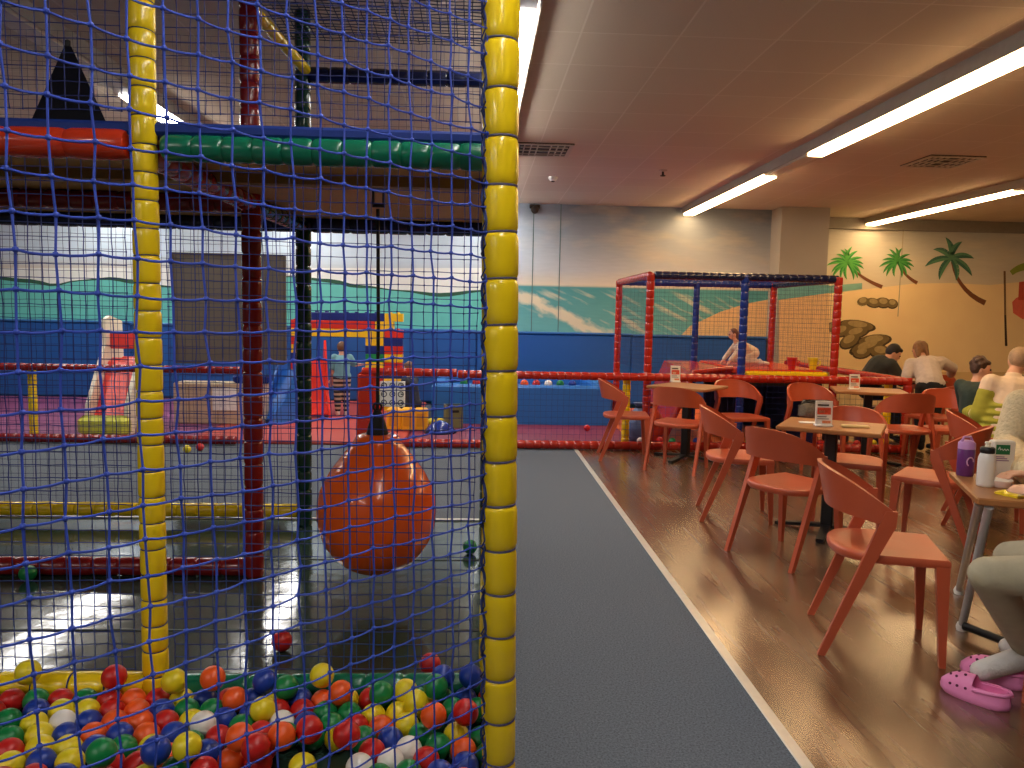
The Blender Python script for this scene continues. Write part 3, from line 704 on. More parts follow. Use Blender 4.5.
for i, k in enumerate(seq):
    X_ = bx0 + .30 + i * (bx1 - bx0 - .6) / (len(seq) - 1); Y_ = by0 + .30 + .09 * (i % 2)
    cnt[k] = cnt.get(k, 0) + 1
    zz = bz + .0 - (.0 if i % 3 else .02)
    MBs = make_ball(k, Vector((X_, Y_, .38 + RB * 1.35 + .08)), RB * 1.35)
    tag(MBs, f'{ORD[cnt[k] - 1]} {BNAME[k]} ball from the left peeping over the blue ball pool wall', 'ball', 'balls in the blue ball pool')
    MBs.location.z = .38 + RB * 1.35
# second layer so that they peep over the wall
for i, k in enumerate('GRWBYORWGB'):
    X_ = bx0 + .40 + i * .155; cntk = 'heap' + k; cnt[cntk] = cnt.get(cntk, 0) + 1
    o = make_ball(k, Vector((X_, by0 + .345, .38 + RB * 1.35 + .086)), RB * 1.35)
    tag(o, f'{ORD[cnt[cntk] - 1]} {BNAME[k]} ball from the left on top of the heap in the blue pool', 'ball', 'balls in the blue ball pool')
# fence
XFE = P(908, 382, YT).x
def fz(px, py): return P(px, py, YT).z
zr_ = fz(640, 377)
foam('fence_rail', (P(458, 372, YT).x, YT, zr_), (XFE, YT, zr_), .042, .085, 'red', 'red padded top rail of the fence in front of the ball pool and net tower', 'rail')
foam('fence_rail', (P(362, 372, YT).x, YT, zr_ + .01), (P(457, 372, YT).x, YT, zr_ + .01), .042, .085, 'red', 'short red padded top rail over the white picture panel', 'rail')
foam('fence_rail', (-6.5, YT, zr_), (P(258, 368, YT).x, YT, zr_), .038, .085, 'shaded_red', 'red padded top rail of the low fence at far left', 'rail')
foam('fence_rail', (-6.5, YT, .055), (P(236, 437, YT).x, YT, .055), .045, .085, 'shaded_red', 'red padded bottom rail of the low fence at far left', 'rail')
foam('fence_rail', (P(395, 442, YT).x, YT, .05), (XFE, YT, .05), .045, .085, 'red', 'red padded bottom rail of the fence along the wooden floor', 'rail')
foam('fence_rail', (XFE, YT + .06, zr_), (XFE - .02, 11.2, zr_), .042, .085, 'red', 'red padded rail running back to the wall at the right end of the fence', 'rail')
foam('fence_post', (P(28, 400, YT).x, YT + .085, .04), (P(28, 400, YT).x, YT + .085, zr_ - .02), .042, .085, 'yellow', 'short yellow padded fence post at far left', 'post')
foam('fence_post', (P(628, 400, YT).x, YT + .09, .04), (P(628, 400, YT).x, YT + .09, zr_ + .0), .042, .085, 'yellow', 'short yellow padded fence post beside the chair under the net tower', 'post')
foam('fence_post', (P(892, 400, YT).x, YT + .09, .0), (P(892, 400, YT).x, YT + .09, zr_ + .0), .042, .085, 'yellow', 'short yellow padded fence post seen under a chair back at right', 'post')
foam('fence_post', (XFE, YT, .0), (XFE, YT, zr_ + .04), .044, .085, 'red', 'red padded end post of the fence at right near the bending people', 'post')
MF = .06
net('fence_net', (P(460, 400, YT).x, YT, .10), (1, 0, 0), (0, 0, 1), int((XFE - P(460, 400, YT).x) / MF), 12, MF, MF, .0014, M_CORD2, 'dark blue net under the top rail of the fence by the wooden floor', sag=.002, sides=3, knots=False)
net('fence_net', (-6.4, YT, .11), (1, 0, 0), (0, 0, 1), int((P(236, 437, YT).x + 6.4) / MF), 12, MF, MF, .0014, M_CORD2, 'dark net under the top rail of the low fence at far left', sag=.002, sides=3, knots=False)
# red padded panel with a picture board
xa, xb = P(357, 400, YT).x, P(376, 400, YT).x
t = empty('activity_board', ((xa + P(460, 400, YT).x) / 2, YT, 0), 0, 'red padded play panel with a white picture board in the fence', 'play panel')
ox = t.location.x
MB().box(((xa + xb) / 2 - ox, 0, .40), (xb - xa, .09, .76), bev=.03).build('red_upright', FOAM['red'], t)
q0, q1 = P(380, 381, YT - .02), P(405, 407, YT - .02)
bd = MB().box(((q0.x + q1.x) / 2 - ox, -.02, (q0.z + q1.z) / 2), (q1.x - q0.x, .02, q0.z - q1.z), bev=.004).build('picture_board', M_WHITE, t)
mk = MB()
for i in range(3):
    for jx in range(3):
        cx = q0.x + (i + .5) * (q1.x - q0.x) / 3 - ox; cz = q1.z + (jx + .5) * (q0.z - q1.z) / 3
        mk.tube([(cx + .027 * math.cos(a_ * PI / 5), -.031, cz + .027 * math.sin(a_ * PI / 5)) for a_ in range(10)], .006, 4, closed=True)
        mk.box((cx + .01 * (i - 1), -.031, cz), (.02, .004, .012))
mk.build('printed_pattern', M_BLACK, bd)

# big toy slide (left): white side frames, red chute, yellow foot
p0 = P(122, 430, 8.55); t = empty('toy_slide', (p0.x, 8.62, .04), 0, 'red and white toy slide with a yellow foot at left behind the fence', 'toy slide')
M_PINK = mat('toy_red', '#ee4a44', rough=.35, var=.05); M_CREAM = mat('toy_cream', '#eadfc8', rough=.4, var=.05)
for sx in (-1, 1):
    x_ = sx * .20
    MB().slab([(x_ - .02, -.46, .02), (x_ - .02, -.40, .34), (x_ - .02, .0, .95), (x_ - .02, .0, 1.22), (x_ - .02, .12, 1.26), (x_ - .02, .40, 1.2), (x_ - .02, .46, 0), (x_ - .02, .34, 0), (x_ - .02, .24, .70), (x_ - .02, .08, .70), (x_ - .02, -.26, .02)], (.04, 0, 0)).build('side_frame', M_CREAM, t)
ch = MB()
pr = [(-.50, .10), (-.38, .14), (-.25, .30), (-.1, .55), (.02, .76), (.12, .80)]
for (y0_, z0_), (y1_, z1_) in zip(pr, pr[1:]): ch.slab([(-.17, y0_, z0_), (.17, y0_, z0_), (.17, y1_, z1_), (-.17, y1_, z1_)], (0, .02, -.03))
ch.build('chute', M_PINK, t)
MB().box((0, -.46, .12), (.52, .16, .22), bev=.05).build('foot', mat('toy_lime', '#d9d84a', rough=.4), t)
MB().box((0, .10, .99), (.36, .03, .18), bev=.012).build('top_guard', M_PINK, t)
s = MB()
for k in range(4): s.box((0, .39, .18 + .2 * k), (.36, .05, .035), bev=.01)
s.build('step', M_PINK, t)
# brown perforated board with pale cabinet under it
pa, pb = P(171, 252, 9.0), P(285, 364, 9.0)
t = empty('perforated_board', ((pa.x + pb.x) / 2, 9.05, .04), 0, 'large grey-brown perforated board standing behind the red post', 'board')
mp_ = mat('perforated', '#6b5a4c', rough=.7)
n, l, bs = nodes(mp_)
tc = n.new('ShaderNodeTexCoord'); vo = n.new('ShaderNodeTexVoronoi'); vo.inputs['Scale'].default_value = 26; vo.inputs['Randomness'].default_value = 0
l.new(tc.outputs['Object'], vo.inputs['Vector']); rp = n.new('ShaderNodeValToRGB'); rp.color_ramp.elements[0].position = .22; rp.color_ramp.elements[1].position = .3
rp.color_ramp.elements[0].color = (*C('#2c2622'), 1); rp.color_ramp.elements[1].color = (*C('#5f5750'), 1); l.new(vo.outputs['Distance'], rp.inputs['Fac']); l.new(rp.outputs['Color'], bs.inputs['Base Color'])
W_, z0_, z1_ = pb.x - pa.x, pb.z - .04, pa.z - .04
MB().box((0, 0, (z0_ + z1_) / 2), (W_ - .04, .04, z1_ - z0_ - .04)).build('board', mp_, t)
fr = MB()
for sx in (-1, 1): fr.box((sx * (W_ / 2 - .01), 0, (z1_ + z0_) / 2), (.025, .06, z1_ - z0_))
fr.box((0, 0, z1_ - .012), (W_ - .045, .06, .025)); fr.box((0, 0, z0_), (W_ - .045, .06, .025))
fr.build('frame', mat('board_frame', '#51463e', rough=.6), t)
t = empty('low_cabinet', ((P(165, 400, 9.0).x + P(259, 400, 9.0).x) / 2, 9.0 + .35, .04), 0, 'pale beige low cabinet with a white picture under the perforated board', 'cabinet')
cw = P(259, 400, 9).x - P(165, 400, 9).x - .03
MB().box((0, 0, .245), (cw, .3, .49), bev=.015).build('body', mat('beige_panel', '#bfa98e', rough=.6, var=.08), t)
MB().box((cw * .08, -.16, .30), (.28, .014, .26)).build('picture', mat('pale_picture', '#e6e6e2', rough=.5, var=.25, scale=12), t)
s = MB()
for k in (-1, 0, 1): s.box((k * cw / 3.1, -.155, .24), (.008, .012, .44))
s.build('door_gap', mat('gap_dark', '#8b7358', rough=.8), t)
MB().box((cw * .36, 0, .535), (.42, .26, .09), bev=.02).build('top_box', FOAM['blue'], t)
# small slides
def mini_slide(px, py, Y, col, rz, lab, H=.62):
    p = P(px, py, Y); t = empty('small_slide', (p.x, Y, .04), rz, lab, 'toy slide')
    m = mat('slide_' + col.strip('#'), col, rough=.3, var=.05)
    ch = MB(); pr = [(-.42, .05), (-.34, .06), (-.2, .2), (.0, H * .75), (.1, H)]
    for (a0, b0), (a1, b1) in zip(pr, pr[1:]): ch.slab([(-.12, a0, b0), (.12, a0, b0), (.12, a1, b1), (-.12, a1, b1)], (0, .02, -.025))
    ch.build('chute', m, t)
    for sx in (-1, 1):
        MB().slab([(sx * .13 - .015, -.46, 0), (sx * .13 - .015, -.44, .11), (sx * .13 - .015, -.2, .28), (sx * .13 - .015, .05, H + .12), (sx * .13 - .015, .12, H + .25), (sx * .13 - .015, .2, H + .12), (sx * .13 - .015, .26, 0)], (.03, 0, 0)).build('side_rail', m, t)
mini_slide(286, 416, 9.7, '#2f74d0', -.4, 'small blue toy slide on the red mat beside the brick arch')
mini_slide(316, 405, 10.3, '#e23322', .3, 'small red toy slide behind the boy in the pale shirt', .72)
# toy brick arch
BK = dict(Y='#f2c21c', R='#d4301f', N='#1a2a78', G='#13834a', W='#e8e2d6')
BKN = dict(Y='yellow', R='red', N='blue', G='green', W='white')
bL, bH, bD = .254, .112, .15
bp = {}
def brick(k, x, y, z, lab):
    if k not in bp:
        o = bp[k] = MB().box((0, 0, bH / 2), (bL - .004, bD - .004, bH - .002), bev=.006).build('toy_brick', mat('brick_' + BKN[k], BK[k], rough=.35, var=.04))
        st = MB()
        for a_ in (-.5, .5):
            for c_ in (-.5, .5): st.lathe((a_ * .11, c_ * .065, bH - .002), (a_ * .11, c_ * .065, bH + .016), [(0, .022), (.8, .022), (1, .019)], 8)
        st.build('stud', MATS['brick_' + BKN[k]], o)
        o.location = (x, y, z)
    else: o = copy_tree(bp[k]); o.location = (x, y, z)
    tag(o, lab, 'toy brick', 'large toy bricks of the arch')
YBk = 10.75; xl = P(303, 340, YBk).x - .03; xr = xl + 4 * bL
for i in range(9):
    brick('YRWGYRNYR'[i], xl, YBk, .04 + i * bH, f'{BKN["YRWGYRNYR"[i]]} toy brick in left pillar of arch, {ORD[i]} course up')
    brick('RGYRNYGNY'[i], xr, YBk, .04 + i * bH, f'{BKN["RGYRNYGNY"[i]]} toy brick, inner stack of right arch pillar, {ORD[i]} course up')
    brick('YGRYNRYRN'[i], xr + bL, YBk, .04 + i * bH, f'{BKN["YGRYNRYRN"[i]]} toy brick, outer stack of right arch pillar, {ORD[i]} course up')
for c_, (k, x0_, x1_) in enumerate((('Y', -.5, 4.5), ('R', -.5, 4.0), ('N', .1, 4.5))):
    L_ = (x1_ - x0_) * bL; m_ = MATS['brick_' + BKN[k]]
    o = MB().box((0, 0, bH / 2), (L_, bD, bH - .002), bev=.006).build('long_toy_brick', m_, None, loc=(xl + (x0_ + x1_) / 2 * bL, YBk, .04 + (9 + c_) * bH))
    tag(o, f'long {BKN[k]} toy beam, {("lowest", "middle", "top")[c_]} of three across the brick arch', 'toy brick', 'long beams of the arch')
    for q in range(int(L_ / .135)):
        for c2 in (-.0375, .0375): MB().lathe((-L_ / 2 + .06 + q * .135, c2, bH - .002), (-L_ / 2 + .06 + q * .135, c2, bH + .016), [(0, .022), (.8, .022), (1, .019)], 8).build('stud', m_, o)
for c_, k, q in ((0, 'R', 5.02), (1, 'Y', 4.52), (2, 'Y', 5.02)):
    brick(k, xl + q * bL, YBk, .04 + (9 + c_) * bH, f'{BKN[k]} toy brick at the right end of the arch, {("lowest", "middle", "top")[c_]} beam course')
# loose toys by the fence
for i, px in enumerate((394, 408, 421)):
    p = P(px, 425, 8.95); o = MB().box((0, 0, .13), (.16, .17, .26), bev=.02).build('foam_block', mat('block_amber', '#eeae1c', rough=.45, var=.05), None, loc=(p.x, 8.95, .04))
    tag(o, f'amber foam block, {ORD[i]} from left of three beside the picture board', 'toy block', 'amber foam blocks')
    MB().box((0, -.086, .13), (.09, .006, .15), bev=.002).build('front_patch', mat('block_patch', '#d9941a', rough=.5), o)
p = P(437, 428, 8.85); t = empty('toy_dome', (p.x + .04, 8.80, .04), 0, 'dark blue toy dome on the mat right of the amber blocks', 'toy')
MB().lathe((0, 0, 0), (0, 0, .14), [(0, .17), (.3, .16), (.6, .13), (.85, .08), (1, .02)], 18).build('shell', FOAM['blue'], t, True)
MB().lathe((0, 0, 0), (0, 0, .03), [(0, .19), (1, .18)], 18).build('rim', FOAM['navy'], t)
p = P(449, 410, 9.2); t = empty('toy_crate', (p.x + .05, 9.25, .04), .2, 'small olive toy crate at the right end of loose toys', 'toy crate')
mo = mat('crate_olive', '#77794c', rough=.5)
cr = MB(); cr.box((0, 0, .01), (.2, .2, .02))
for a_ in (-1, 1): cr.box((a_ * .095, 0, .14), (.012, .2, .26)); cr.box((0, a_ * .095, .14), (.176, .012, .26))
cr.build('box_shell', mo, t); MB().box((0, -.104, .20), (.1, .008, .03)).build('handle', M_BLACK, t)
for i, (px, py, k) in enumerate([(416, 399, 'Y'), (424, 401, 'W'), (430, 405, 'Y'), (438, 405, 'Y'), (420, 408, 'Y')]):
    q = P(px, py, 9.25 + .05 * i); 
    q.x += .01 * i
    q.z = .04 + RB * 1.2
    tag(make_ball(k, q + Vector((0, .0, 0)), RB * 1.2), f'{BNAME[k]} ball, {ORD[i]} from left in the row behind the amber blocks', 'ball', 'balls behind the amber blocks')
# balls lying along the bottom rail under the chairs
seq = 'WRGBRWYRBGRWRY'
for i, k in enumerate(seq):
    px = 640 + i * 18 + R.uniform(-4, 4); q = P(px, 437, YT + .14 + .05 * (i % 2)); q.z = .04 + RB
    tag(make_ball(k, q), f'{BNAME[k]} ball, {ORD[i]} from left along the inside of the fence bottom rail', 'ball', 'balls along the fence')
p = P(582, 386, YT + .5)
q = F(587, 428, .04 + RB); q.y = max(q.y, 8.3); tag(make_ball('R', q), 'lone red ball on the crimson mat in front of the blue pool', 'ball')

# ------------------------------------------------------------------ small net tower
Y0, Y1 = 8.14, 9.95
XA, XM, XB = P(649, 330, Y0).x, P(743, 330, Y0).x, P(836, 330, Y0).x
zt_ = P(650, 275, Y0).z
XA2, XM2, XB2 = XA, XM, XB
def tp(x, y, c, lab): return foam('tower_post', (x, y, .04), (x, y, zt_ + .02), .043, .085, c, lab, 'post', n=14)
tp(XA, Y0, 'red', 'red padded front left post of the small net tower')
tp(XM, Y0, 'blue', 'blue padded middle front post of the small net tower')
tp(XB, Y0, 'red', 'red padded front right post of the small net tower')
tp(XA, Y1, 'red', 'red padded rear left post of the small net tower near beach wall')
tp(XM, Y1, 'blue', 'blue padded rear middle post of small net tower')
tp(XB, Y1, 'red', 'red padded rear right post of small net tower')
def tr(a_, b_, c, lab): return foam('tower_beam', a_, b_, .042, .085, c, lab, 'rail', n=14)
tr((XA + .04, Y0, zt_), (XB - .04, Y0, zt_), 'navy', 'dark blue padded top beam along the front of small net tower')
tr((XA + .04, Y1, zt_), (XB - .04, Y1, zt_), 'blue', 'blue padded top beam along the rear of small net tower')
tr((XA, Y0 + .04, zt_), (XA, Y1 - .04, zt_), 'red', 'red padded top beam on the left side of small net tower')
tr((XB, Y0 + .04, zt_), (XB, Y1 - .04, zt_), 'navy', 'dark blue padded top beam on the right side of small net tower')
ZPL = P(785, 371, Y0).z
t = empty('tower_platform', ((XM + XB) / 2, (Y0 + Y1) / 2, 0), 0, 'red platform with yellow front edge inside the small net tower', 'platform')
pw, pd = XB - XM - .10, Y1 - Y0 - .10
MB().box((0, .03, ZPL - .03), (pw, pd - .07, .07), bev=.015).build('platform_pad', FOAM['orange'], t)
MB().box((0, -pd / 2 - .02, ZPL - .045), (pw, .07, .075), bev=.02).build('front_edge', FOAM['yellow'], t)
MB().box((0, .05, ZPL - .14), (pw, pd - .1, .07)).build('support_board', mat('dark_board', '#1c1a20', rough=.7), t)
MB().box((0, pd / 2 - .1, (ZPL - .175) / 2 + .02), (pw - .1, .05, ZPL - .22)).build('rear_panel', mat('dark_blue_panel', '#1a2450', rough=.6), t)
MB().box((pw / 2 - .03, .05, (ZPL - .175) / 2 + .02), (.05, pd - .25, ZPL - .22)).build('side_panel', MATS['dark_blue_panel'], t)
# red slide/ramp on the left bay
rt = [P(690, 356, 9.3), P(741, 361, 9.3)]
ra, rb_ = XM - .05, XA + .12
t = empty('red_ramp', ((ra + rb_) / 2, Y0 + .8, .04), 0, 'red padded ramp sloping down left from the tower platform', 'ramp')
def rl(v): return (v[0] - t.location.x, v[1] - t.location.y, v[2] - t.location.z)
poly = [rl((ra, Y0 + .25, ZPL)), rl((ra, Y1 - .15, ZPL)), rl((ra - .32, Y1 - .15, ZPL + .0)), rl((rb_ + .28, Y0 + .60, .42)), rl((rb_ + .28, Y0 + .12, .12)), rl((rb_ + .5, Y0 + .12, .22))]
rp_ = MB()
rp_.slab([rl((ra, Y0 + .15, ZPL - .0)), rl((ra, Y1 - .15, ZPL - .0)), rl((ra - .38, Y1 - .15, ZPL - .0)), rl((ra - .42, Y0 + .15, ZPL - .05))], (0, 0, -.08))
rp_.slab([rl((ra - .38, Y1 - .15, ZPL)), rl((ra - .42, Y0 + .15, ZPL - .05)), rl((ra - .72, Y0 + .15, .06)), rl((ra - .70, Y1 - .15, .06))], (0, 0, -.05))
rp_.build('sloping_pad', FOAM['red'], t)
MB().tube([rl((ra - .0, Y0 + .13, ZPL + .01)), rl((ra - .42, Y0 + .13, ZPL - .04)), rl((ra - .72, Y0 + .13, .08))], .03, 10).build('edge_roll', FOAM['red'], t, True)
m_tn = M_CORD3
for (o_, du, L, lab) in [((XA, Y0, .82), (1, 0, 0), XB - XA, 'dark net on the front of the small tower above the fence rail'), ((XA, Y1, .82), (1, 0, 0), XB - XA, 'dark net on the rear of the small tower'),
                         ((XA, Y0, .82), (0, 1, 0), Y1 - Y0, 'dark net on the left side of the small tower'), ((XB, Y0, .82), (0, 1, 0), Y1 - Y0, 'dark net on the right side of the small tower')]:
    net('tower_net', o_, du, (0, 0, 1), int(L / .05) + 1, int((zt_ - .84) / .05) + 1, .05, .05, .0011, m_tn, lab, sag=.0012, sides=3, knots=False)
net('tower_roof_net', (XA, Y0, zt_ + .02), (1, 0, 0), (0, 1, 0), int((XB - XA) / .05) + 1, int((Y1 - Y0) / .05) + 1, .05, .05, .0016, FOAM['blue'], 'blue net roof over the small tower', sag=.001, sides=3, knots=False)
for k, px, lab in (('R', 792, 'red cup lying on the tower platform'), ('Y', 813, 'yellow cup lying on the tower platform')):
    q = P(px, 360, Y0 + .25); t = empty('toy_cup', (q.x, Y0 + .25, ZPL + .006), 0, lab.replace('lying', 'standing'), 'toy cup')
    MB().lathe((0, 0, 0), (0, 0, .13), [(0, .035), (.9, .055), (.92, .06), (1, .06)], 14).build('cup', BM[k], t, True)
    MB().tube([(.05, 0, .1), (.085, 0, .09), (.08, 0, .05), (.045, 0, .04)], .008, 6).build('handle', BM[k], t, True)
# clutter of toys behind the fence under the chairs
for i, (px, py, col, nm, lab) in enumerate([(640, 405, '#5a6f9a', 'toy_sack', 'translucent blue-grey sack of toys behind the fence between two chairs'), (652, 412, '#b8402a', 'toy_sack', 'red toy sack behind the fence beside the first table'),
                                           (870, 412, '#3a2b50', 'toy_sack', 'dark violet sack behind the fence under the far table'), (838, 405, '#20242a', 'toy_sack', 'black sack behind the fence under the far table')]):
    q = P(px, py, YT + .4); t = empty(nm, (q.x, YT + .42, .04), 0, lab, 'sack')
    MB().lathe((0, 0, 0), (0, 0, .42), [(0, .10), (.08, .14), (.4, .15), (.7, .11), (.85, .05), (.9, .035), (1, .07)], 14).build('bag', mat('sack' + col.strip('#'), col, rough=.35, var=.5, scale=22), t, True)
    MB().tube([(.045 * math.cos(k_ * PI / 5), .045 * math.sin(k_ * PI / 5), .375) for k_ in range(10)], .01, 5, closed=True).build('tie', M_BLACK, t, True)

# ------------------------------------------------------------------ red chairs
def chair_parts(root):
    # seat: straight front, rounded back
    out = []
    for k in range(15):
        a = PI * k / 14
        ca, sa = math.cos(a), math.sin(a); e = .8
        out.append((.220 * math.copysign(abs(ca) ** e, ca), -.03 - .200 * abs(sa) ** e))
    poly = [(.208, .214)] + out + [(-.208, .214)]
    n = len(poly); rings = [(.408, .97), (.416, 1.0), (.438, 1.0), (.444, .975), (.441, .80), (.438, .4)]
    vs = []; fs = []
    for z, s in rings: vs += [(p[0] * s, p[1] * s, z) for p in poly]
    for r in range(len(rings) - 1):
        for i in range(n):
            j = (i + 1) % n; fs.append((r * n + j, r * n + i, (r + 1) * n + i, (r + 1) * n + j) )
    fs = [f[::-1] for f in fs]
    fs.append(tuple(range(n))); fs.append(tuple(range((len(rings) - 1) * n, len(rings) * n))[::-1])
    fs = [f[::-1] for f in fs]
    mb = MB().add(vs, fs)
    mb.build('seat', M_CHAIR, root, True)
    # backrest: a curved band, high at the rear, sweeping down to both uprights
    N, M = 30, 6; TH = .015; vo = []; vi = []
    def pt(u, v, off):
        th = math.radians(93) * u; t = abs(u)
        e = .88; s_, c_ = math.sin(th), math.cos(th)
        rx, ry = .238 - off, .232 - off
        x = rx * math.copysign(abs(s_) ** e, s_); y = -.035 - (ry - .018) * math.copysign(abs(c_) ** e, c_)
        zt = .785 - .145 * t ** 2.3; zb = .605 - .035 * t ** 3
        z = zb + (zt - zb) * v
        y -= (z - .60) * .22 * max(0, c_)
        return (x, y, z)
    vs = [pt(-1 + 2 * i / N, j / M, 0) for i in range(N + 1) for j in range(M + 1)]
    vs += [pt(-1 + 2 * i / N, j / M, TH + (.004 if j == M else 0)) for i in range(N + 1) for j in range(M + 1)]
    o = (N + 1) * (M + 1); fs = []
    I = lambda i, j: i * (M + 1) + j
    for i in range(N):
        for j in range(M):
            fs.append((I(i, j), I(i + 1, j), I(i + 1, j + 1), I(i, j + 1)))
            fs.append((o + I(i, j + 1), o + I(i + 1, j + 1), o + I(i + 1, j), o + I(i, j)))
        fs.append((I(i, M), I(i + 1, M), o + I(i + 1, M), o + I(i, M))); fs.append((o + I(i, 0), o + I(i + 1, 0), I(i + 1, 0), I(i, 0)))
    for j in range(M):
        fs.append((I(0, j + 1), o + I(0, j + 1), o + I(0, j), I(0, j))); fs.append((I(N, j), o + I(N, j), o + I(N, j + 1), I(N, j + 1)))
    MB().add(vs, fs).build('backrest', M_CHAIR, root, True)
    def bar(pts):                        # pts: centre, half x, half y
        vs = []; fs = []
        for (c, hx, hy) in pts:
            vs += [(c[0] - hx, c[1] - hy, c[2]), (c[0] + hx, c[1] - hy, c[2]), (c[0] + hx, c[1] + hy, c[2]), (c[0] - hx, c[1] + hy, c[2])]
        k = len(pts)
        for r in range(k - 1):
            for i in range(4): j = (i + 1) % 4; fs.append((r * 4 + i, r * 4 + j, r * 4 + 4 + j, r * 4 + 4 + i))
        fs += [(3, 2, 1, 0), tuple(range(4 * k - 4, 4 * k))]
        return MB().add(vs, fs)
    for sx in (-1, 1):
        bar([((sx * .232, -.258, 0), .012, .015), ((sx * .231, -.105, .40), .013, .024), ((sx * .231, -.035, .575), .013, .032), ((sx * .230, -.022, .635), .010, .022)]).build('leg', M_CHAIR, root)
        bar([((sx * .206, .206, 0), .012, .012), ((sx * .192, .186, .415), .019, .026)]).build('leg', M_CHAIR, root)
chair0 = None
def chair(x, y, dx, dy, lab):
    global chair0
    rz = math.atan2(dy, dx) - PI / 2
    if chair0 is None:
        chair0 = t = empty('dining_chair', (x, y, 0), rz); chair_parts(t)
    else:
        t = copy_tree(chair0); t.location = (x, y, 0); t.rotation_euler = (0, 0, rz)
    return tag(t, lab, 'chair', 'red chairs around the tables')
chair(1.79, 3.22, .95, -.32, 'red plastic chair standing nearest the camera, seat fully in view')
chair(1.88, 4.45, .87, .50, 'red chair pushed to the left front of the middle table, behind the nearest chair')
chair(1.88, 5.36, .975, -.22, 'red chair seen side-on at the left of the middle table, facing right')
chair(1.9, 7.05, 0.55, 0.83, 'red chair with its back to the camera in front of the first fence-side table')
chair(1.5, 7.58, 1, -.12, 'leftmost red chair, side-on against the fence rail')
chair(2.64, 7.55, .16, -.98, 'red chair facing the camera in front of the fence under the blue tower post')
chair(3.26, 7.25, .05, -1, 'red chair facing the camera with a grey bag on its seat')
chair(2.62, 5.24, -0.45, -0.89, 'red chair behind the middle table, its back seen over the table top')
chair(3.9, 6.85, .10, 1, 'red chair seen from behind right of the middle table')
chair(4.78, 7.75, -.30, .95, 'red chair with curved back in front of the girl in grey')
chair(4.36, 6.84, -.15, -.98, 'red chair facing the camera behind the far table')
chair(3.62, 5.22, .85, -.52, 'red chair with its back edge-on left of the green quilted vest')
chair(2.91, 4.68, -0.75, 0.66, 'red chair drawn up left of the nearest table, turned away from it')
chair(2.27, 2.46, -1, 0, 'red chair at right edge of the photo under the person in grey trousers')
chair(5.65, 9.30, .3, 1, 'red chair beyond the fence end behind the girl in grey')
chair(5.75, 8.53, -.6, .8, 'farthest red chair between the girl in grey and the boy in dark green')

# ------------------------------------------------------------------ tables
def pedestal_table(c, rz, w_, d_, lab, H=.745):
    t = empty('cafe_table', (c[0], c[1], 0), rz, lab, 'table', 'small pedestal tables')
    MB().box((0, 0, H - .014), (w_, d_, .028), bev=.006).build('tabletop', M_WOODTOP, t)
    MB().box((0, 0, H / 2 - .01), (.075, .075, H - .06), bev=.008).build('pedestal', M_BLACK, t)
    b_ = MB()
    for k in range(4):
        a_ = PI / 4 * 0 + PI / 2 * k
        b_.slab([(math.cos(a_) * r + math.sin(a_) * s_ * wv, math.sin(a_) * r - math.cos(a_) * s_ * wv, zz) for r, s_, wv, zz in ((.03, 1, .03, .05), (.33, 1, .024, .025), (.33, -1, .024, .025), (.03, -1, .03, .05))], (0, 0, -.022))
    b_.build('base_cross', M_BLACK, t)
    f = MB()
    for k in range(4):
        a_ = PI / 2 * k; f.lathe((math.cos(a_) * .30, math.sin(a_) * .30, 0), (math.cos(a_) * .30, math.sin(a_) * .30, .012), [(0, .02), (1, .024)], 10)
    f.build('glide', M_BLACK, t)
    MB().box((0, 0, H - .036), (w_ * .5, d_ * .5, .014)).build('top_plate', M_BLACK, t)
    return t
T2 = pedestal_table((2.36, 4.97), -.55, .62, .56, 'wooden middle table with a menu stand and a cream strip on it', .717)
T1 = pedestal_table((2.10, 7.55), -.7, .60, .60, 'wooden table by the fence at left, its menu stand against the red rail', .735)
T3 = pedestal_table((3.86, 7.40), -.35, .66, .60, 'far wooden table at right of the fence with a menu stand', .735)
T5 = pedestal_table((4.95, 8.95), .1, 1.0, .6, 'farthest table over which the girl in grey leans', .735)
bpy.data.objects[T2.name]['group'] = T1['group']
# near right table on splayed grey legs
HT = .70
fl, bl = F(977, 498, HT), F(950, 471.5, HT)
u_ = Vector((.925, -.38, 0)).normalized(); v_ = Vector((.38, .925, 0)).normalized(); WT, DT = .82, (bl - fl).dot(v_)
c4 = fl + u_ * WT / 2 + v_ * DT / 2
t4 = empty('folding_table', (c4.x, c4.y, 0), math.atan2(u_.y, u_.x), 'nearest wooden table at right edge with slanted grey metal legs', 'table')
MB().box((0, 0, HT - .015), (WT, DT, .03), bev=.006).build('tabletop', M_WOODTOP, t4)
inv = Matrix.Rotation(-math.atan2(u_.y, u_.x), 3, 'Z')
def l4(p): return inv @ (Vector(p) - Vector((c4.x, c4.y, 0)))
f1, f2 = F(962, 626, .02), F(959, 590, .02)
tp1, tp2 = F(989, 507, HT - .035), F(979, 503, HT - .035)
def mir(p): return Vector((-p.x, p.y, p.z))
for fn in (lambda p: l4(p), lambda p: mir(l4(p))):
    for a_, b2 in ((tp1, f1), (tp2, f2)):
        lg = MB().tube([fn(a_), fn(b2)], .017, 12).build('leg', M_GREY, t4, True)
        e = fn(b2); MB().lathe((e.x, e.y, 0), (e.x, e.y, .035), [(0, .022), (.5, .026), (1, .02)], 12).build('glide', M_WHITE, lg, True)
    MB().tube([fn(F(964, 626, .045)), fn(F(1004, 641, .045))], .018, 8).build('foot_bar', M_BLACK, t4, True)
MB().box((0, 0, HT - .036), (WT * .8, DT * .5, .014)).build('under_frame', M_GREY, t4)

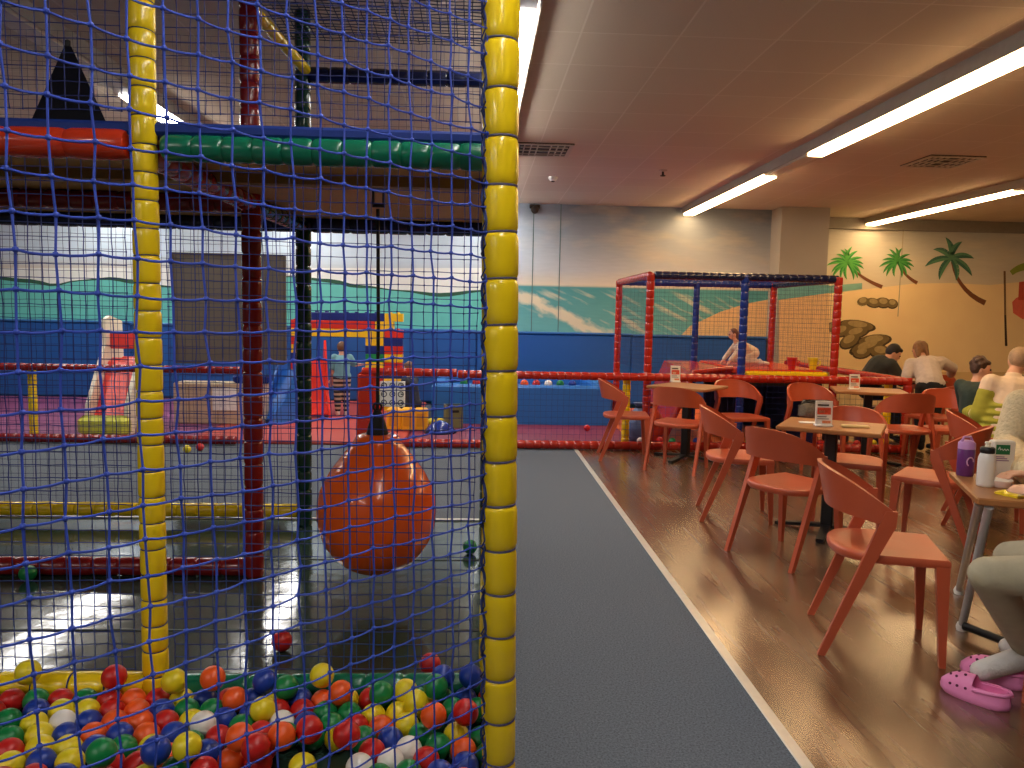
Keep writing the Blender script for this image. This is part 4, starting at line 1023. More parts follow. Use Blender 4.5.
# ------------------------------------------------------------------ things on the tables
def menu(p, rz, lab, col='#d8502e', h=.165, w_=.105):
    t = empty('menu_stand', p, rz, lab, 'menu stand', 'menu stands on the tables')
    MB().box((0, 0, .006), (w_, .07, .012), bev=.003).build('foot', M_WHITE, t)
    cd = MB().slab([(-w_ / 2, -.012, .012), (w_ / 2, -.012, .012), (w_ / 2, -.004, h), (-w_ / 2, -.004, h)], (0, .012, 0)).build('card', mat('card_white', '#ece4d6', rough=.45, var=.03), t)
    def pr(x0, x1, z0, z1, c, nm):
        yy = lambda z: -.0128 + .008 * (z - .012) / (h - .012)
        MB().slab([(x0, yy(z0), z0), (x1, yy(z0), z0), (x1, yy(z1), z1), (x0, yy(z1), z1)], (0, -.0012, 0)).build(nm, mat('print_' + c.strip('#'), c, rough=.5, var=.3, scale=70), cd)
    k = w_ / 2
    pr(-k * .8, k * .55, h * .80, h * .87, '#4a352c', 'heading_bar')
    pr(-k * .82, k * .8, h * .47, h * .74, col, 'food_picture')
    pr(-k * .6, k * .1, h * .52, h * .62, '#f0c8a0', 'food_picture')
    pr(-k * .8, k * .3, h * .36, h * .40, '#8a7f74', 'text_line')
    pr(-k * .8, k * .6, h * .28, h * .31, '#8a7f74', 'text_line')
    pr(-k * .2, k * .8, h * .12, h * .22, '#e0885a', 'small_picture')
def on(px, py, z): return F(px, py, z)
menu(on(823, 426, .717), -.15, 'menu stand on the middle table, large and sharp')
menu(on(675, 382, .735), 0, 'menu stand on the fence-side table in front of the red rail', h=.17, w_=.10)
menu(on(854, 389.5, .735), 0, 'menu stand on the far table near the end of the red rail', h=.15, w_=.10)
p = on(808, 422.5, .717); pp = MB().slab([(-.07, -.035, .0), (.05, -.045, .0), (.075, .03, .0), (-.05, .04, .0)], (0, 0, .003)).build('paper_slip', M_WHITE, None, loc=(p.x, p.y, .717)); tag(pp, 'white slip of paper on the middle table left of the menu stand', 'paper')
p = on(855, 427.5, .717); st = MB().box((0, 0, .006), (.17, .045, .012), bev=.004).build('folded_napkin', mat('napkin', '#e2c688', rough=.8), None, loc=(p.x, p.y, .7175)); st.rotation_euler.z = -.2
tag(st, 'cream folded strip on the middle table right of the menu stand', 'napkin'); MB().box((0, 0, .014), (.165, .03, .005), bev=.002).build('fold', mat('napkin_fold', '#eed8a8', rough=.8), st)
# grey bag on the chair seat by the fence
t = empty('shoulder_bag', (3.26, 7.22, .446), .05, 'grey woven bag sitting on the chair seat facing the camera by the fence', 'bag')
MB().box((0, .0, .10), (.34, .14, .20), bev=.05).build('bag_body', mat('grey_weave', '#6e6558', rough=.9, var=.45, scale=60, bump=.5, bscale=80), t, True)
MB().tube([(-.12, 0, .17), (-.09, -.05, .19), (0, -.06, .20), (.09, -.05, .19), (.12, 0, .17)], .009, 6).build('strap', mat('strap_dark', '#3a332c', rough=.9), t, True)
# near table
p = on(985, 486, HT); t = empty('water_bottle', (p.x, p.y, HT), .3, 'white sports bottle with black cap at the corner of the nearest table', 'bottle')
MB().lathe((0, 0, 0), (0, 0, .148), [(0, .031), (.02, .034), (.08, .035), (.74, .035), (.84, .034), (.93, .029), (1, .023)], 28).build('bottle_body', mat('bottle_white', '#e6e0d8', rough=.3, var=.02), t, True)
MB().lathe((0, 0, .145), (0, 0, .172), [(0, .026), (.1, .029), (.8, .029), (1, .024)], 24).build('cap', M_BLACK, t, True)
MB().lathe((0, 0, .17), (0, 0, .195), [(0, .012), (.35, .012), (.4, .009), (.7, .009), (.75, .013), (1, .011)], 16).build('spout', mat('spout_pale', '#efe2c8', rough=.4), t, True)
p = on(973, 478, HT); t = empty('purple_bottle', (p.x, p.y + .06, HT), .2, 'purple drinking bottle half hidden behind the white bottle', 'bottle')
MB().lathe((0, 0, 0), (0, 0, .125), [(0, .033), (.03, .036), (.5, .036), (.95, .037), (1, .034)], 24).build('bottle_body', mat('purple_plastic', '#6a3072', rough=.3), t, True)
MB().lathe((0, 0, .125), (0, 0, .165), [(0, .037), (.7, .036), (.9, .028), (1, .018)], 24).build('lid', mat('lilac_plastic', '#c08ac4', rough=.35), t, True)
MB().tube([(-.03, 0, .16), (-.018, 0, .18), (.018, 0, .18), (.03, 0, .16)], .006, 6).build('lid_handle', mat('lilac_plastic', '#c08ac4'), t, True)
MB().tube([(-.012 + .018 * math.cos(a_ * PI / 6), -.037, .07 + .02 * math.sin(a_ * PI / 6)) for a_ in range(9)], .003, 5).build('printed_swirl', mat('lilac_print', '#d8a8cc'), t)
p = on(1010, 482, HT); t = empty('drink_carton', (p.x, p.y + .07, HT), -.12, 'white upright carton with green label behind the hands on nearest table', 'carton')
cd = MB().box((0, 0, .085), (.096, .05, .185), bev=.006).build('carton_box', mat('carton_white', '#e9dfcf', rough=.5, var=.03), t)
MB().box((-.008, -.026, .138), (.060, .002, .044)).build('green_label', mat('label_green', '#1f6b3c', rough=.5, var=.05), t)
MB().tube([(-.03, -.0275, .138), (-.024, -.0275, .150), (-.02, -.0275, .136), (-.014, -.0275, .142), (-.008, -.0275, .134), (-.002, -.0275, .142), (.004, -.0275, .134), (.010, -.0275, .141), (.016, -.0275, .136)], .0022, 4).build('white_script', M_WHITE, t)
for zz, x1 in ((.105, .0), (.097, .012), (.088, .02)): MB().box(((x1 - .036) / 2, -.026, zz), (x1 + .036, .002, .0035)).build('purple_text_line', mat('text_purple', '#8a5a86', rough=.5), t)
p = on(1001, 487, HT); t = empty('food_tub', (p.x, p.y, HT), .1, 'low clear-white food tub beside the white bottle', 'tub')
MB().lathe((0, 0, 0), (0, 0, .03), [(0, .032), (.1, .036), (.9, .042), (1, .042)], 20).build('tub_body', mat('tub_pale', '#e8cfc4', rough=.25), t, True)
MB().lathe((0, 0, .03), (0, 0, .034), [(0, .044), (1, .043)], 20).build('tub_rim', M_WHITE, t, True)
p = on(1019, 495, HT); t = empty('snack_wrapper', (p.x - .008, p.y, HT), .35, 'crumpled bright yellow wrapper at the front of nearest table', 'wrapper')
mw = mat('wrapper_yellow', '#f2cf2a', rough=.3, var=.1)
vs = []; rr = random.Random(3)
for i in range(7):
    for j in range(5): vs.append(((i - 3) * .024, (j - 2) * .024 + rr.uniform(-.003, .003), .006 + .016 * math.sin(PI * i / 6) * math.sin(PI * j / 4) + rr.uniform(0, .008)))
vs2 = [(x_, y_, .001) for x_, y_, z_ in vs]
fs = [(i * 5 + j, i * 5 + 5 + j, i * 5 + 6 + j, i * 5 + 1 + j) for i in range(6) for j in range(4)]
fb = [tuple(k + 35 for k in f[::-1]) for f in fs]
sd = [(j + 1, j, 35 + j, 35 + j + 1) for j in range(4)] + [(30 + j, 30 + j + 1, 65 + j + 1, 65 + j) for j in range(4)] + [(i * 5, i * 5 + 5, 35 + i * 5 + 5, 35 + i * 5) for i in range(6)] + [(i * 5 + 9, i * 5 + 4, 35 + i * 5 + 4, 35 + i * 5 + 9) for i in range(6)]
MB().add(vs + vs2, fs + fb + sd).build('wrapper', mw, t)
MB().tube([(-.06, -.044, .012), (-.01, -.05, .014), (.05, -.044, .012)], .004, 5).build('torn_edge', mat('wrapper_pale', '#f6e6a0'), t)

# ------------------------------------------------------------------ people
def remesh(name, fill, m, parent, voxel=.009, smooth=3):
    mb = MB(); fill(mb)
    tmp = mb.build('tmp', None)
    r = tmp.modifiers.new('r', 'REMESH'); r.mode = 'VOXEL'; r.voxel_size = voxel; r.use_smooth_shade = True
    sm = tmp.modifiers.new('s', 'SMOOTH'); sm.iterations = smooth; sm.factor = .5
    dg = bpy.context.evaluated_depsgraph_get(); dg.update()
    me = bpy.data.meshes.new_from_object(tmp.evaluated_get(dg)); me.name = name
    old = tmp.data; bpy.data.objects.remove(tmp); bpy.data.meshes.remove(old)
    me.materials.clear(); me.materials.append(m)
    for p in me.polygons: p.use_smooth = True
    o = bpy.data.objects.new(name, me); COL.objects.link(o)
    if parent is not None: o.parent = parent
    return o
def basis(f, up=(0, 0, 1)):
    f = Vector(f).normalized(); r = f.cross(Vector(up)).normalized(); u = r.cross(f)
    return Matrix((r, f, u)).transposed()
def lerp(a, b, t): return Vector(a).lerp(Vector(b), t)
def hand(mb, elbow, wrist, s, side, down=(0, 0, -1), curl=.5, hdir=None):
    d = (Vector(hdir) if hdir is not None else (wrist - elbow)).normalized(); dn = Vector(down); dn = (dn - d * dn.dot(d)).normalized(); lat = d.cross(dn) * side
    B_ = Matrix((lat, d, -dn)).transposed()
    mb.ball(wrist + d * .048 * s, (.040 * s, .052 * s, .017 * s), 12, 8, B_)
    for k, (o, L) in enumerate(((-.030, .062), (-.010, .074), (.010, .078), (.029, .070))):
        b0 = wrist + d * .085 * s + lat * o * s; L *= s
        b1 = b0 + (d + lat * o * 2) .normalized() * L * .5 + dn * L * .08 * curl
        b2 = b1 + (d * (1 - curl * .6) + dn * curl).normalized() * L * .5
        mb.cap(b0, b1, .0088 * s, .0082 * s, 8); mb.cap(b1, b2, .0082 * s, .0070 * s, 8)
    t0 = wrist + d * .03 * s + lat * .033 * s; t1 = t0 + (d * .7 + lat * .75).normalized() * .034 * s; t2 = t1 + (d * .95 + lat * .15 + dn * .3).normalized() * .028 * s
    mb.cap(t0, t1, .0115 * s, .0098 * s, 8); mb.cap(t1, t2, .0098 * s, .008 * s, 8)
def person(label, J, s, top, pants, hair, shoe, face, up=(0, 0, 1), sleeve=1.0, style='short', voxel=.010, puff=0.0, group=None, top_extra=None, hands=(None, None), shin=.072, tg=.072):
    base = Vector((J['hip'].x, J['hip'].y, min(J['al'].z, J['ar'].z) - .05 * s))
    t = empty('person', base, 0, label, 'person', group)
    K = {k: Vector(v) - base for k, v in J.items()}
    H = basis(face, up); hc = K['head']; neck = K['neck']
    def body(mb):
        mb.ball(K['hip'], (.15 * s, .12 * s, .13 * s), 14, 10); mb.cap(K['hip'], K['chest'], .125 * s, .135 * s)
        mb.cap(lerp(K['chest'], K['sl'], .35), lerp(K['sl'], K['chest'], .15), .12 * s, .06 * s); mb.cap(lerp(K['chest'], K['sr'], .35), lerp(K['sr'], K['chest'], .15), .12 * s, .06 * s)
        mb.cap(K['chest'], neck, .11 * s, .058 * s); mb.cap(neck, hc + H @ Vector((0, -.015 * s, -.04 * s)), .055 * s, .052 * s)
        mb.ball(hc, (.074 * s, .092 * s, .108 * s), 18, 14, H); mb.ball(hc + H @ Vector((0, .028 * s, -.055 * s)), (.055 * s, .062 * s, .058 * s), 14, 10, H)
        mb.cap(hc + H @ Vector((0, .088 * s, .012 * s)), hc + H @ Vector((0, .106 * s, -.022 * s)), .010 * s, .015 * s, 8)
        mb.ball(hc + H @ Vector((0, .082 * s, -.060 * s)), (.026 * s, .014 * s, .010 * s), 10, 6, H)
        for sx in (-1, 1): mb.ball(hc + H @ Vector((sx * .076 * s, -.008 * s, -.008 * s)), (.011 * s, .02 * s, .032 * s), 8, 8, H)
        for a, e, wv, sd, hd in (('sl', 'el', 'wl', 1, hands[0]), ('sr', 'er', 'wr', -1, hands[1])):
            mb.cap(K[a], K[e], .052 * s, .040 * s); mb.cap(K[e], K[wv], .040 * s, .027 * s); hand(mb, K[e], K[wv], s, sd, hdir=hd)
        for a, e, wv, tt in (('hl', 'kl', 'al', 'tl'), ('hr', 'kr', 'ar', 'tr')):
            mb.cap(K[a], K[e], .085 * s, .056 * s); mb.cap(K[e], lerp(K[e], K[wv], .35), .054 * s, .054 * s); mb.cap(lerp(K[e], K[wv], .35), K[wv], .054 * s, .036 * s); mb.cap(K[wv] + Vector((0, 0, -.02 * s)), K[tt], .036 * s, .028 * s)
    remesh('body', body, M_SKIN, t, voxel * s ** .5)
    g = .016 * s + puff
    def shirt(mb):
        mb.ball(lerp(K['hip'], K['chest'], .12), (.155 * s + g, .125 * s + g, .10 * s), 14, 10); mb.cap(lerp(K['hip'], K['chest'], .15), K['chest'], .128 * s + g, .135 * s + g)
        for q in ('sl', 'sr'): mb.cap(lerp(K['chest'], K[q], .35), lerp(K[q], K['chest'], .15), .12 * s + g, .06 * s + g)
        mb.cap(K['chest'], lerp(K['chest'], neck, .75), .11 * s + g, .056 * s + g * .6)
        for a, e, wv in (('sl', 'el', 'wl'), ('sr', 'er', 'wr')):
            if sleeve <= .5: mb.cap(K[a], lerp(K[a], K[e], sleeve * 2), .055 * s + g, .046 * s + g)
            else:
                mb.cap(K[a], K[e], .054 * s + g, .043 * s + g); mb.cap(K[e], lerp(K[e], K[wv], (sleeve - .5) * 1.9), .043 * s + g, .033 * s + g * .8)
    remesh('top', shirt, top, t, .011 * s ** .5, 2)
    def trs(mb):
        mb.ball(K['hip'] + Vector((0, 0, -.01 * s)), (.158 * s, .13 * s, .13 * s), 14, 10)
        for a, e, wv in (('hl', 'kl', 'al'), ('hr', 'kr', 'ar')):
            mb.cap(K['hip'], K[a], .10 * s, .098 * s); mb.cap(K[a], K[e], (tg + .028) * s, tg * s); mb.cap(K[e], lerp(K[e], K[wv], .86), shin * s, min(shin, .056) * s)
    remesh('trousers', trs, pants, t, .011 * s ** .5, 2)
    for wv, tt in (('al', 'tl'), ('ar', 'tr')):
        def sh(mb): mb.cap(K[wv] + Vector((0, 0, -.012 * s)), K[tt], .044 * s, .036 * s); mb.cap(K[wv] + Vector((0, 0, .02 * s)), K[wv] + Vector((0, 0, -.03 * s)), .046 * s, .044 * s)
        remesh('shoe', sh, shoe, t, .009)
    def hr(mb):
        mb.ball(hc + H @ Vector((0, -.022 * s, .022 * s)), (.084 * s, .092 * s, .104 * s), 16, 12, H)
        if style in ('short', 'tufted'): mb.ball(hc + H @ Vector((0, .045 * s, .075 * s)), (.06 * s, .04 * s, .03 * s), 10, 8, H)
        if style == 'tufted':
            for k in range(26):
                a_, e_ = k * 2.4, .15 + 1.2 * ((k * 7) % 26) / 26
                mb.ball(hc + H @ Vector((.086 * s * math.cos(a_) * math.cos(e_), -.03 * s + .092 * s * math.sin(a_) * math.cos(e_) * .8, .03 * s + .098 * s * math.sin(e_))), .026 * s, 8, 6)
        if style == 'tail':
            mb.ball(hc + H @ Vector((0, -.09 * s, .06 * s)), .045 * s, 10, 8); mb.cap(hc + H @ Vector((0, -.10 * s, .06 * s)), hc + H @ Vector((0.02 * s, -.135 * s, -.08 * s)), .035 * s, .012 * s)
            for sx in (-1, 1): mb.cap(hc + H @ Vector((sx * .05 * s, -.05 * s, .05 * s)), hc + H @ Vector((sx * .062 * s, -.06 * s, -.09 * s)), .045 * s, .03 * s)
        if style == 'long': mb.cap(hc + H @ Vector((0, -.05 * s, .02 * s)), hc + H @ Vector((0, -.075 * s, -.16 * s)), .075 * s, .055 * s)
    remesh('hair', hr, hair, t, .009, 1)
    for sx in (-1, 1):
        MB().ball(hc + H @ Vector((sx * .030 * s, .085 * s, .006 * s)), .0105 * s, 10, 8).build('eye', mat('eye_dark', '#2a1d16', rough=.2), t, True)
    MB().ball(hc + H @ Vector((0, .096 * s, -.060 * s)), (.022 * s, .005 * s, .006 * s), 10, 6, H).build('mouth', mat('lips', '#a8564c', rough=.5), t, True)
    if top_extra: top_extra(t, K, s)
    return t
def hairm(n, c): return mat('hair_' + n, c, rough=.55, var=.35, scale=40, bump=.3, bscale=90)
V = Vector
m_striped = mat('striped_leggings', '#24232c', rough=.8)
n, l, bs = nodes(m_striped); tc = n.new('ShaderNodeTexCoord'); wv = n.new('ShaderNodeTexWave'); wv.bands_direction = 'Z'; wv.inputs['Scale'].default_value = 5.2
l.new(tc.outputs['Object'], wv.inputs['Vector']); rp = n.new('ShaderNodeValToRGB'); rp.color_ramp.interpolation = 'CONSTANT'; rp.color_ramp.elements[1].position = .5
rp.color_ramp.elements[0].color = (*C('#1d1c26'), 1); rp.color_ramp.elements[1].color = (*C('#b9a58e'), 1); l.new(wv.outputs['Fac'], rp.inputs['Fac']); l.new(rp.outputs['Color'], bs.inputs['Base Color'])

def stand(px, py_f, Y, z0, hgt, yaw):
    """neutral standing joints for a figure of height hgt, yaw = facing angle"""
    b = V((P(px, py_f, Y).x, Y, z0)); s = hgt / 1.75; f = V((math.cos(yaw), math.sin(yaw), 0)); r = V((f.y, -f.x, 0))
    J = dict(hip=b + V((0, 0, .93 * s)), chest=b + V((0, 0, 1.28 * s)), neck=b + V((0, 0, 1.48 * s)), head=b + f * .03 * s + V((0, 0, 1.63 * s)))
    for k, sg in (('l', -1), ('r', 1)):
        J['s' + k] = b + r * sg * .18 * s + V((0, 0, 1.40 * s)); J['e' + k] = b + r * sg * .23 * s + V((0, 0, 1.12 * s)); J['w' + k] = b + r * sg * .24 * s + f * .08 * s + V((0, 0, .88 * s))
        J['h' + k] = b + r * sg * .09 * s + V((0, 0, .90 * s)); J['k' + k] = b + r * sg * .10 * s + f * .02 * s + V((0, 0, .49 * s)); J['a' + k] = b + r * sg * .10 * s + V((0, 0, .085 * s)); J['t' + k] = b + r * sg * .11 * s + f * .15 * s + V((0, 0, .04 * s))
    return J, s, f, r, b
def topm(n, c, **k): return mat('cloth_' + n, c, rough=k.pop('rough', .85), var=k.pop('var', .12), scale=25, bump=.35, bscale=k.pop('bs', 22))
# boy in the pale teal shirt, standing with his back to us, reaching right
J, s, f, r, b_ = stand(342, 411, 10.15, .04, .95, PI / 2 + .25)
J['er'] = b_ + r * .30 * s + f * .06 * s + V((0, 0, 1.22 * s)); J['wr'] = b_ + r * .46 * s + f * .18 * s + V((0, 0, 1.22 * s))
boy = person('toddler in pale teal shirt and striped leggings standing before the brick arch', J, s * 1.3, topm('teal', '#6fa3ae'), m_striped, hairm('fair', '#6b4c34'), M_WHITE, f + r * .3, sleeve=.42, voxel=.012)
# child crouching in dark clothes
J, s, f, r, b_ = stand(413, 420, 9.45, .04, 1.12, PI - .5)
dz = V((0, 0, -.36)); 
for k in ('hip', 'chest', 'neck', 'head', 'sl', 'sr', 'el', 'er', 'wl', 'wr', 'hl', 'hr'): J[k] = J[k] + dz
for k in ('l', 'r'):
    J['k' + k] = J['h' + k] + f * .22 + V((0, 0, .10)); J['a' + k] = V((J['k' + k].x, J['k' + k].y, .09)) - f * .05; J['t' + k] = J['a' + k] + f * .09 + V((0, 0, -.025)); J['e' + k] = J['s' + k] + f * .10 + V((0, 0, -.15)); J['w' + k] = J['e' + k] + f * .14 + V((0, 0, .0))
for k in ('chest', 'neck', 'head', 'sl', 'sr'): J[k] = J[k] + f * .05
person('child in navy and grey crouching by the blue ball pool behind amber blocks', J, s * 1.05, topm('navy', '#2b3040'), topm('charcoal', '#23242c'), hairm('brown', '#6b4a33'), M_BLACK, f + V((0, 0, -.25)), voxel=.012)
# child in white on the tower platform
J, s, f, r, b_ = stand(748, 362, 8.95, ZPL + .01, 1.0, PI - .15)
b0 = P(752, 358, 8.95); b0.z = ZPL + .006
J['hip'] = b0 + V((0, 0, .15)); J['chest'] = P(741, 348, 8.92); J['neck'] = P(736, 341, 8.92); J['head'] = P(733, 334, 8.92)
for k, sg in (('l', -1), ('r', 1)):
    y_ = sg * .10
    J['s' + k] = J['chest'] + V((-.01, y_ , .06)); J['e' + k] = J['s' + k] + V((-.08, y_ * .2, -.11)); J['w' + k] = J['e' + k] + V((-.07, 0, -.09))
    J['h' + k] = J['hip'] + V((0, y_ * .5, -.02)); J['k' + k] = b0 + V((-.16, y_ * .8, .06)); J['a' + k] = b0 + V((.06, y_ * .9, .05)); J['t' + k] = b0 + V((.16, y_ * .9, .03))
person('child in white top kneeling on the red platform inside the small net tower', J, .56, topm('white', '#e2d2bc'), topm('whitepants', '#d9c8b4'), hairm('auburn', '#6a3c26'), M_WHITE, V((-1, -.1, -.2)), voxel=.010, style='long')
# seated helper
def seated(px, py, Y, zseat, s, yaw, lean=.1, arms=.3):
    b = V((P(px, py, Y).x, Y, 0)); f = V((math.cos(yaw), math.sin(yaw), 0)); r = V((f.y, -f.x, 0))
    hip = b + V((0, 0, zseat + .09 * s)); J = dict(hip=hip)
    def U(h, extra=0): return hip + f * (math.sin(lean) * h * s + extra * s) + V((0, 0, math.cos(lean) * h * s))
    J['chest'] = U(.35); J['neck'] = U(.55); J['head'] = U(.70, .04)
    for k, sg in (('l', -1), ('r', 1)):
        J['s' + k] = U(.47) + r * sg * .18 * s; J['e' + k] = J['s' + k] + r * sg * .07 * s + f * (.05 + arms * .25) * s + V((0, 0, -.27 * s)); J['w' + k] = J['e' + k] + f * .24 * s - r * sg * .06 * s + V((0, 0, .05 * s))
        J['h' + k] = hip + r * sg * .10 * s; J['k' + k] = hip + r * sg * .12 * s + f * .42 * s; J['a' + k] = V((J['k' + k].x, J['k' + k].y, .085 * s)) + f * .02; J['t' + k] = J['a' + k] + f * .15 * s + V((0, 0, -.045 * s))
    return J, f, r, b
# person in a dark jacket bending to the right
J, f, r, b_ = seated(869, 380, 9.35, .44, .95, -.15, .95, .6)
for k in ('neck', 'head'): pass
J['chest'] = P(880, 367, 9.3); J['neck'] = P(888, 359, 9.25); J['head'] = P(893.5, 353, 9.25)
for k, sg in (('l', -1), ('r', 1)):
    J['s' + k] = J['chest'] + V((.05, -sg * .15, .04)); J['e' + k] = J['s' + k] + V((.15, 0, -.20)); J['w' + k] = J['e' + k] + V((.2, 0, .03))
J['hip'] = P(868, 383, 9.35); J['hip'].z = max(J['hip'].z, .53)
person('person in dark jacket with dark hair leaning over the farthest table', J, .92, topm('darkgreen', '#2c302c'), topm('black', '#191a1e'), hairm('black', '#1d1612'), M_BLACK, V((.8, -.25, -.55)), voxel=.013, puff=.015)
# girl in grey seen from behind
J, s, f, r, b_ = stand(932, 400, 8.22, 0, 1.35, PI / 2 + .1)
J['hip'] = P(931, 385, 8.2); b_ = V((J['hip'].x, 8.2, 0))
J['chest'] = P(926, 368, 8.42); J['neck'] = P(922, 358, 8.55); J['head'] = P(919, 350, 8.62)
J['sl'] = P(911, 364, 8.5); J['sr'] = P(941, 362, 8.5); J['el'] = P(907, 376, 8.42); J['wl'] = P(909, 372, 8.75); J['wl'].z = max(J['wl'].z, .80); J['er'] = P(952, 368, 8.6); J['wr'] = P(951, 374, 8.82); J['wr'].z = max(J['wr'].z, .80); 
J['hl'] = J['hip'] + V((-.08, 0, -.03)); J['hr'] = J['hip'] + V((.08, 0, -.03))
for k, sg in (('l', -1), ('r', 1)):
    J['k' + k] = V((b_.x + sg * .08, 8.24, .38)); J['a' + k] = V((b_.x + sg * .08, 8.18, .07)); J['t' + k] = V((b_.x + sg * .08, 8.30, .035))
person('girl in pale grey sweatshirt with tied-up hair bending forward, back to the camera', J, .86, topm('palegrey', '#c3b4a8'), topm('black', '#191a1e'), hairm('darkblond', '#8a6038'), M_BLACK, V((-.1, 1, -.3)), voxel=.012, style='tail', puff=.01)
# boy in dark green, profile to the right
J, f, r, b_ = seated(975, 400, 6.05, .40, .72, .35, .12, .4)
J['head'] = P(981, 369, 6.05); J['neck'] = P(978, 379, 6.05); J['chest'] = P(975, 395, 6.05)
for k, sg in (('l', -1), ('r', 1)):
    J['s' + k] = J['chest'] + r * sg * .13 + V((0, 0, .07)); J['e' + k] = J['s' + k] + f * .06 + V((0, 0, -.2)); J['w' + k] = J['e' + k] + f * .17
J['hip'] = V((P(973, 420, 6.05).x, 6.05, J['chest'].z - .27))
person('boy in dark green sweater with tousled hair looking right, in profile', J, .74, topm('bottlegreen', '#2b3a34'), topm('black', '#191a1e'), hairm('darkbrown', '#4c3220'), M_BLACK, V((1, -.45, -.15)), voxel=.010, style='tufted')
# adult in two-tone quilted jacket, back to the camera
def quilt(t, K, s):
    m = topm('olive', '#a3a032', bs=9)
    def low(mb):
        for k in range(6):
            q = lerp(K['hip'], K['chest'], -.10 + k * .17); mb.ball(q, (.205 * s, .165 * s, .047 * s), 16, 8)
        mb.cap(lerp(K['hip'], K['chest'], -.08), lerp(K['hip'], K['chest'], .70), .150 * s, .150 * s)
        for a, e, w2 in (('sl', 'el', 'wl'), ('sr', 'er', 'wr')):
            for k in range(4): mb.ball(lerp(K[a], K[e], .35 + .2 * k), .088 * s, 12, 8)
            for k in range(4): mb.ball(lerp(K[e], K[w2], .2 + .22 * k), .072 * s, 12, 8)
    MB().tube([K['neck'] + Vector((.062 * s * math.cos(a_ * PI / 8), .055 * s * math.sin(a_ * PI / 8), -.028 * s)) for a_ in range(16)], .018 * s, 8, closed=True).build('collar', mat('collar_dark', '#3a1c1a', rough=.8), t, True)
    remesh('quilted_lower_jacket', low, m, t, .012, 1)['label'] = 'yellow-green quilted lower jacket and sleeves'
J, f, r, b_ = seated(1005, 420, 5.75, .42, .98, PI / 2 - .25, .12, .5)
J['head'] = P(1018, 361, 5.85); J['neck'] = P(1014, 373, 5.82); J['chest'] = P(1011, 394, 5.78)
for k, sg in (('l', -1), ('r', 1)):
    J['s' + k] = J['chest'] + r * sg * .145 + V((0, 0, .08)); J['e' + k] = J['s' + k] + r * sg * .07 + V((0, -.02, -.25)); J['w' + k] = J['e' + k] + f * .25
J['hip'] = V((P(999, 425, 5.72).x, 5.70, J['chest'].z - .34))
person('adult with cropped hair in beige and yellow-green quilted jacket, back to the camera', J, .88, topm('beige', '#e6cdb0'), topm('black', '#191a1e'), hairm('cropped', '#a88a6a'), M_BLACK, V((.25, 1, -.15)), voxel=.012, puff=.012, top_extra=quilt, style='cropped')
# person in a fluffy cream sweater at the near table (only an arm and hands in the picture)
J, f, r, b_ = seated(1052, 440, 3.85, .44, .92, -PI / 2 - .35, .25, .4)
J['sr'] = P(1022, 405, 3.80); J['er'] = P(1008, 446, 3.78); J['wr'] = F(1029, 474, HT + .05)
J['chest'] = J['sr'] + V((.17, .04, -.12)); J['neck'] = J['chest'] + V((.03, -.02, .20)); J['head'] = J['neck'] + V((.02, -.05, .14)); J['sl'] = J['sr'] + V((.34, .0, 0)); J['el'] = J['sl'] + V((.06, -.18, -.22)); J['wl'] = J['wr'] + V((.16, .02, .01)); J['hip'] = J['chest'] + V((.03, .10, -.33))
m_fluff = mat('cloth_fluffy', '#e3cda2', rough=.95, var=.22, scale=45, bump=.9, bscale=70)
person('person in fluffy cream sweater resting hands on the nearest table at right edge', J, .9, m_fluff, topm('greyjean', '#77736a'), hairm('blond', '#a88452'), M_WHITE, V((-.3, -1, -.3)), voxel=.0075, puff=.02, style='long', hands=(V((-.6, -.6, -.1)), V((-1, -.12, .02))))
# person in grey trousers, one foot in a white sock
J, f, r, b_ = seated(1110, 565, 2.62, .45, 1.0, PI, .05, .3)
J['hip'] = V((2.30, 2.54, .55)); J['chest'] = J['hip'] + V((.10, 0, .36)); J['neck'] = J['hip'] + V((.10, 0, .56)); J['head'] = J['hip'] + V((.07, 0, .72))
for k, sg in (('l', -1), ('r', 1)):
    J['s' + k] = J['hip'] + V((.10, sg * .18, .48)); J['e' + k] = J['s' + k] + V((-.05, sg * .06, -.27)); J['w' + k] = J['e' + k] + V((-.22, -sg * .05, .03)); J['h' + k] = J['hip'] + V((0, sg * .10, 0))
J['kl'] = P(988, 575, 2.62); J['kr'] = P(1012, 558, 2.86); J['al'] = F(1032, 652, .135); J['ar'] = J['al'] + V((.22, .22, -.04)); J['tl'] = F(981, 671, .085); J['tr'] = J['ar'] + V((-.13, .03, -.05))
H_ = person('person in grey-beige trousers and white socks at right edge, mostly out of view', J, 1.08, topm('palegrey', '#c3b4a8'), mat('cloth_trousers', '#aca288', rough=.85, var=.15, scale=20, bump=.4, bscale=14), hairm('brown', '#6b4a33'), mat('white_sock', '#d6d2cc', rough=.95, bump=.4, bscale=90), V((-1, 0, -.2)), voxel=.010, shin=.062, tg=.062)
for ch in H_.children:
    if ch.name.startswith('shoe'): ch.name = 'sock'
